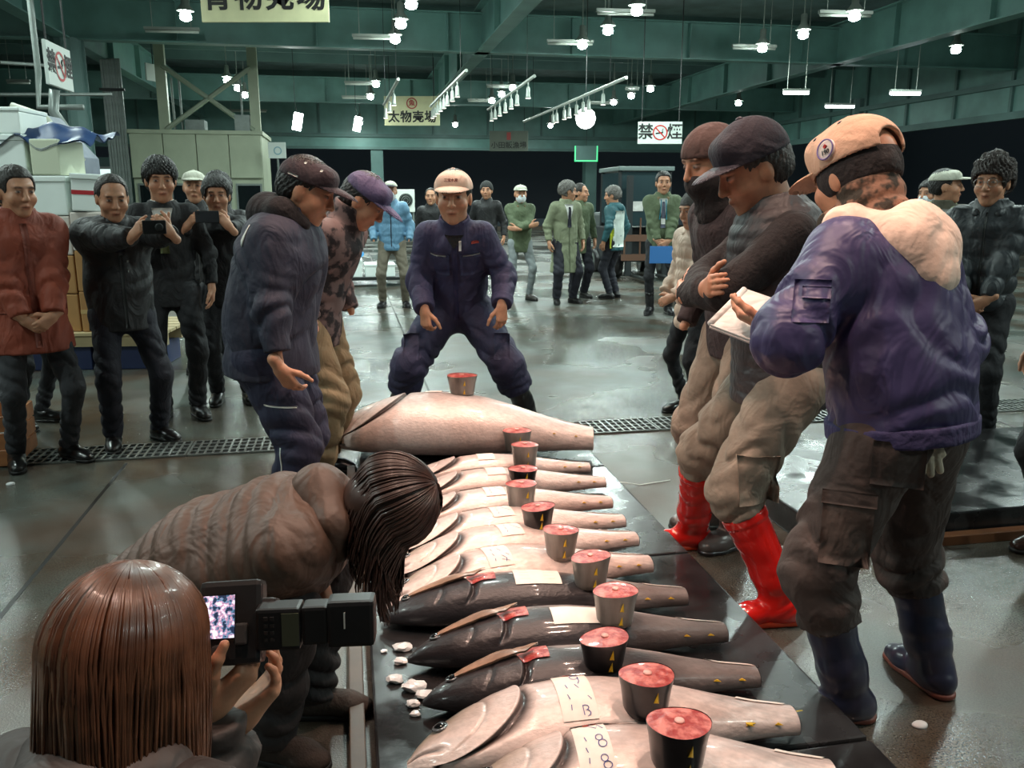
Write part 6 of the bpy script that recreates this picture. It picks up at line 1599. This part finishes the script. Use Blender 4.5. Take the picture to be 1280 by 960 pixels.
# ================================================================== things standing about
FOAM = mat('white foam', lin(232, 240, 236), 0.7, var=0.05, vscale=3, bump=0.1, bscale=200); CARD = mat('brown cardboard', lin(168, 124, 76), 0.8, var=0.1, vscale=4); PALW = mat('pale cardboard', lin(206, 196, 188), 0.7, var=0.05)
def foam_box(px, py, Y, w, d, h, label, m=FOAM, rz=0.1, lid=True, tape=None, tilt=0.0, name='foam_box', cat='box', group='boxes stacked at the left edge'):
    p = ony(px, py, Y)   # lower centre of the front face
    r = empty(name, (p[0], p[1]+d/2, p[2]), rz); r.rotation_euler = (0, tilt, rz); tag(r, label, cat, group)
    MB().box((0, 0, h*0.42), (w/2, d/2, h*0.42)).build('box_body', m, r, bevel=0.012)
    if lid: MB().box((0, 0, h*0.92), (w/2+0.008, d/2+0.008, h*0.08)).build('lid', m, r, bevel=0.01)
    if tape: MB().box((0, -d/2-0.0095, h*0.92), (w/2, 0.001, 0.012)).build('tape', tape, r)
    return r
REDT = mat('red tape', lin(180, 40, 48), 0.5)
YB = 7.4
zf = ony(100, 440, YB)[2]
# pallet under the stack
pal = empty('loading_pallet', tuple(np.append(ony(75, 440, YB)[:2]+np.array([-0.35, 0.45]), 0.0)), 0.08); tag(pal, 'pale timber pallet raised on blue crates under the stacked boxes', 'pallet')
PINE = mat('pale pine', lin(176, 158, 120), 0.7, var=0.15, vscale=6, stretch=(0.3, 3, 3))
ptop = ony(100, 416, YB)[2]
for i in range(6): MB().box((0, -0.45+0.18*i, ptop-0.012), (1.25, 0.078, 0.012)).build('plank', PINE, pal)
for y in (-0.46, 0, 0.46): MB().box((0, y, ptop-0.075), (1.25, 0.045, 0.05)).build('bearer', PINE, pal)
for i in range(4): MB().box((-0.9+0.6*i, -0.15, (ptop-0.125)/2), (0.27, 0.3, (ptop-0.125)/2)).build('crate', mat('blue crate', lin(34, 46, 84), 0.5), pal, bevel=0.01)
cz = ptop
def stack(name, px, zb, w, d, h, label, m, **k):
    p = ony(px, 300, YB); r = empty(name, (p[0], YB+d/2+0.05, zb+0.001), k.get('rz', 0.06)); r.rotation_euler = (0, k.get('tilt', 0), k.get('rz', 0.06)); tag(r, label, 'box', 'boxes stacked at the left edge')
    MB().box((0, 0, h*0.5 if not k.get('lid') else h*0.42), (w/2, d/2, h*0.5 if not k.get('lid') else h*0.42)).build('box_body', m, r, bevel=0.012)
    if k.get('lid'): MB().box((0, 0, h*0.92), (w/2+0.008, d/2+0.008, h*0.078)).build('lid', m, r, bevel=0.01)
    if k.get('tape'): MB().box((0, -d/2-0.001, h*0.5), (w/2*0.99, 0.001, 0.018)).build('tape', k['tape'], r)
    return r
h1 = 0.36
stack('cardboard_box', 107, cz, 0.30, 0.5, h1, 'brown cardboard box at the foot of the stack behind the rust jacket', CARD, tape=mat('box tape', lin(190, 160, 110), 0.3))
stack('cardboard_box', 107, cz+h1, 0.30, 0.5, h1, 'brown cardboard box second from the bottom of the stack', CARD)
b2 = stack('cardboard_box', 107, cz+2*h1, 0.31, 0.5, 0.33, 'pale carton with black printed characters beside the rust jacket', PALW)
for i, ch in enumerate('魚長崎市'):
    me = text_mesh(ch, 0.075, 0.0005, bold=0.003); me.materials.clear(); me.materials.append(INK); me.transform(Matrix.Translation((-0.02+0.085*(i % 2), -0.252, 0.20-0.085*(i//2))) @ Matrix.Rotation(math.pi/2, 4, 'X')); link('lettering', me, None, b2)
MB().box((0.055, -0.2515, 0.215), (0.05, 0.0008, 0.05)).build('pink_print', mat('pink print', lin(206, 170, 180), 0.6), b2)
stack('foam_box', 107, cz+2*h1+0.335, 0.31, 0.42, 0.32, 'bright white foam box on the lettered carton with red tape', FOAM, tilt=0.05, tape=REDT, rz=0.25, lid=True)
for j in range(2):
    for i in range(4):
        stack('foam_box' if i > 1 else 'cardboard_box', 16+j*46, cz+i*0.34+(0.001*i), 0.31, 0.52, 0.335, ['brown carton at the bottom left of the stack, %s column', 'brown carton second from the bottom, %s column', 'pale carton third from the bottom, %s column', 'white foam box fourth from the bottom, %s column'][i] % ['left', 'middle'][j], [CARD, CARD, PALW, FOAM][i], rz=0.05*(j-0.5), lid=i > 2)
tz = cz+4*0.341
stack('foam_box', 14, tz, 0.33, 0.5, 0.34, 'large white foam box on the left column of the stack', FOAM, lid=True)
stack('foam_box', 62, tz, 0.24, 0.5, 0.30, 'cream foam box on the middle column, under the blue tarpaulin', mat('cream foam', lin(206, 212, 188), 0.7))
stack('foam_box', 12, tz+0.342, 0.33, 0.5, 0.22, 'topmost white foam box at the left picture edge', FOAM, lid=True)
# blue tarpaulin draped on top
n = 26; X, Yg = np.meshgrid(np.linspace(-0.52, 0.52, n), np.linspace(-0.34, 0.34, n), indexing='ij')
Z = 0.03+0.03*np.sin(X*9)*np.cos(Yg*8)+0.018*np.sin(X*23+Yg*9)+0.015*np.sin(Yg*31)+0.07*np.exp(-((X-0.1)/0.3)**2)-np.maximum(0, -Yg-0.2)*(1.0+0.3*np.sin(X*13))
i, j = np.meshgrid(np.arange(n-1), np.arange(n-1), indexing='ij')
p = ony(45, 168, YB)
TV = np.stack([X, Yg, Z+0.05], -1).reshape(-1, 3); TF = np.stack([i*n+j, (i+1)*n+j, (i+1)*n+j+1, i*n+j+1], -1).reshape(-1, 4)
o = link('tarpaulin', npmesh('tarpaulin', np.concatenate([TV, TV-[0, 0, 0.012]]), np.concatenate([TF, TF[:, ::-1]+n*n])), mat('blue tarpaulin', lin(40, 62, 100), 0.45, var=0.35, vscale=5), None, loc=(p[0]-0.12, YB+0.38, tz+0.265), rz=0.05); tag(o, 'crumpled blue tarpaulin on top of the stacked foam boxes', 'tarpaulin')
# grey lift frame behind the boxes
r = empty('tilted_hopper', tuple(np.append(ony(75, 300, 9.0)[:2], 0)), 0.1); tag(r, 'grey sloping metal hopper rising behind the foam boxes', 'hopper')
z0 = ony(75, 196, 9.0)[2]; z1 = ony(75, 140, 9.0)[2]
MB().add([(-0.38, 0, z1), (-0.05, 0, z1-0.02), (0.30, 0, z0), (0.30, 0, 0), (-0.38, 0, 0), (-0.38, 0.5, z1), (-0.05, 0.5, z1-0.02), (0.30, 0.5, z0), (0.30, 0.5, 0), (-0.38, 0.5, 0)],
         [(4, 3, 2, 1, 0), (5, 6, 7, 8, 9), (0, 1, 6, 5), (1, 2, 7, 6), (2, 3, 8, 7), (3, 4, 9, 8), (4, 0, 5, 9)]).build('hopper_side', mat('blue grey sheet', lin(120, 128, 142), 0.45, 0.2, var=0.1), r)
MB().tube([(-0.30, -0.05, z1+0.05), (0.0, -0.05, z1-0.05), (0.33, -0.05, z0-0.05)], 0.04, 8).build('rail', mat('pale hose', lin(176, 180, 164), 0.6), r, True)
# wooden crate at the left edge
p = onz(-6, 588, 0); r = empty('wooden_crate', (p[0]-0.22, p[1]+0.2, 0), 0.25); tag(r, 'wooden slatted crate cut by the left picture edge on the floor', 'crate')
WOOD = mat('crate wood', lin(150, 96, 58), 0.6, var=0.2, vscale=5, stretch=(0.4, 3, 3))
for k_ in range(3):
    MB().box((0, -0.2, 0.055+0.10*k_), (0.26, 0.009, 0.044)).build('slat', WOOD, r); MB().box((0.26, 0, 0.055+0.10*k_), (0.009, 0.2, 0.044)).build('slat', WOOD, r)
    MB().box((-0.26, 0, 0.055+0.10*k_), (0.009, 0.2, 0.044)).build('slat', WOOD, r); MB().box((0, 0.2, 0.055+0.10*k_), (0.26, 0.009, 0.044)).build('slat', WOOD, r)
MB().box((0, 0, 0.012), (0.25, 0.19, 0.010)).build('crate_floor', WOOD, r)
# foam boxes on a low trolley behind the camouflage man
q = onz(462, 358, 0); r = empty('flat_trolley', (q[0], q[1]+0.4, 0), HALL); tag(r, 'low dark trolley carrying foam boxes left of the auctioneer', 'trolley')
MB().box((0, 0, 0.13), (0.75, 0.4, 0.025)).build('deck', DARK, r)
for sx in (-0.6, 0.6):
    for sy in (-0.3, 0.3):
        MB().lathe([(0.05, -0.02), (0.05, 0.02)], 12).build('wheel', BLACK, r, loc=(sx, sy, 0.052)).rotation_euler = (math.pi/2, 0, 0)
for dx, w, h, lb in ((-0.45, 0.26, 0.30, 'white foam box at the left end of the low trolley'), (0.12, 0.26, 0.22, 'white foam box at the right end of the low trolley')):
    pp = np.array([q[0], q[1]+0.4])+np.array([dx*CA, dx*SA]); b = empty('foam_box', (pp[0], pp[1], 0.156), HALL); tag(b, lb, 'box', 'foam boxes on the trolley')
    MB().box((0, 0, h*0.42), (w, 0.3, h*0.42)).build('box_body', FOAM, b, bevel=0.01); MB().box((0, 0, h*0.92), (w+0.01, 0.31, h*0.08)).build('lid', FOAM, b, bevel=0.008)
V = Vol(); rr = random.Random(8)
for _ in range(9): V.ell((rr.uniform(-0.14, 0.14), rr.uniform(-0.08, 0.08), 0.06+rr.uniform(0, 0.06)), (0.08, 0.07, 0.06), None, k=0.03)
v_, f_ = V.mesh(0.015); pp = np.array([q[0], q[1]+0.4])+np.array([-0.35*CA, -0.35*SA])
o = link('plastic_bag', npmesh('plastic_bag', v_, f_), mat('bright blue plastic', lin(60, 150, 220), 0.35, var=0.2, vscale=14), None, loc=(pp[0], pp[1], 0.445)); tag(o, 'bright blue plastic bag lying on the trolley\'s foam box', 'bag')
# outdoor air unit
q = ony(506, 265, 19.5); r = empty('air_unit', (q[0], 19.5, q[2]), HALL); tag(r, 'white outdoor air-conditioner unit on a stand behind the auctioneer', 'air unit')
MB().box((0, 0, 0.25), (0.22, 0.15, 0.25)).build('casing', WHITE, r, bevel=0.01)
for k_ in range(4): MB().box(((-1, 1, -1, 1)[k_]*0.19, (-1, -1, 1, 1)[k_]*0.12, -q[2]/2), (0.015, 0.015, q[2]/2)).build('stand_leg', GREYM, r)
g = MB().lathe([(0.155, 0), (0.155, 0.015), (0.02, 0.016)], 20).build('fan_disc', DARK, r, True, loc=(0.02, -0.151, 0.26)); g.rotation_euler = (math.pi/2, 0, 0)
for k_ in range(3): MB().tube([(0.05+0.045*k_)*np.array([math.cos(a), math.sin(a), 0])+np.array([0, 0, 0.02]) for a in np.linspace(0, 2*math.pi, 20)], 0.006, 4, cap=False).build('guard_ring', GREYM, g)
# forklift behind the man with the folder
fp = onz(800, 352, 0); r = empty('forklift', (fp[0]+0.05, fp[1]+1.3, 0), math.radians(8)); tag(r, 'black forklift truck with glazed cab parked behind the man with folder', 'forklift')
FB = mat('forklift black', lin(44, 48, 50), 0.45, 0.2); FGL = mat('cab glass', lin(50, 66, 70), 0.08)
MB().box((0, 0.5, 0.62), (0.52, 0.75, 0.34)).build('chassis', FB, r, bevel=0.03); MB().box((0, 1.15, 0.72), (0.5, 0.3, 0.5)).build('counterweight', mat('forklift grey', lin(70, 76, 76), 0.5), r, bevel=0.06)
for sx in (-1, 1):
    for sy in (-0.65, 0.75): MB().tube([(sx*0.48, sy, 0.9), (sx*0.48, sy*0.96, 2.02)], 0.04, 6).build('cab_post', FB, r)
    MB().box((sx*0.36, -0.88, 1.0), (0.05, 0.06, 0.92)).build('mast_rail', FB, r)
    MB().box((sx*0.25, -1.35, 0.08), (0.06, 0.5, 0.02)).build('fork', DARK, r)
    for sy, R_ in ((-0.45, 0.30), (0.95, 0.26)):
        w_ = MB().lathe([(R_*0.55, -0.1), (R_, -0.09), (R_, 0.09), (R_*0.55, 0.1)], 20).build('wheel', BLKB, r, True, loc=(sx*0.5, sy, R_)); w_.rotation_euler = (0, math.pi/2, 0)
        h_ = MB().lathe([(R_*0.5, -0.105), (R_*0.5, 0.105)], 14).build('hub', GREYM, w_)
MB().box((0, 0.05, 2.05), (0.54, 0.78, 0.04)).build('cab_roof', mat('cab roof', lin(110, 124, 122), 0.4), r, bevel=0.015)
MB().box((0, -0.66, 1.5), (0.46, 0.01, 0.5)).build('windscreen', FGL, r); MB().box((0.49, 0.05, 1.5), (0.008, 0.65, 0.48)).build('side_pane', FGL, r); MB().box((-0.49, 0.05, 1.5), (0.008, 0.65, 0.48)).build('side_pane', FGL, r)
MB().box((-0.16, -0.68, 1.36), (0.12, 0.004, 0.09)).build('white_notice', WSHIRT, r)
MB().box((0, -0.92, 0.42), (0.5, 0.03, 0.06)).build('carriage_bar', mat('rust steel', lin(96, 66, 50), 0.6), r); MB().box((0, -0.92, 0.78), (0.5, 0.03, 0.06)).build('carriage_bar', MATS['rust steel'], r)
for sx in (-0.45, -0.15, 0.15, 0.45): MB().tube([(sx, -0.93, 0.42), (sx, -0.93, 1.15)], 0.018, 6).build('load_guard_bar', MATS['rust steel'], r)
# small dark box on the floor behind the olive coat
q = onz(735, 300, 0)
# ice / scraps on the floor
for k_, (px, py, lb) in enumerate(((1148, 908, 'pale scrap on the wet floor right of the navy boots'), (12, 606, 'pale scrap on the floor by the wooden crate'))):
    p = onz(px, py, 0); V = Vol().ell((0, 0, 0.004), (0.02, 0.014, 0.007)).ell((0.012, 0.004, 0.004), (0.012, 0.01, 0.006)); v_, f_ = V.mesh(0.003); o = link('floor_scrap', npmesh('floor_scrap', v_, f_), ICE, None, loc=tuple(p)); tag(o, lb, 'scrap')
strip_uv()
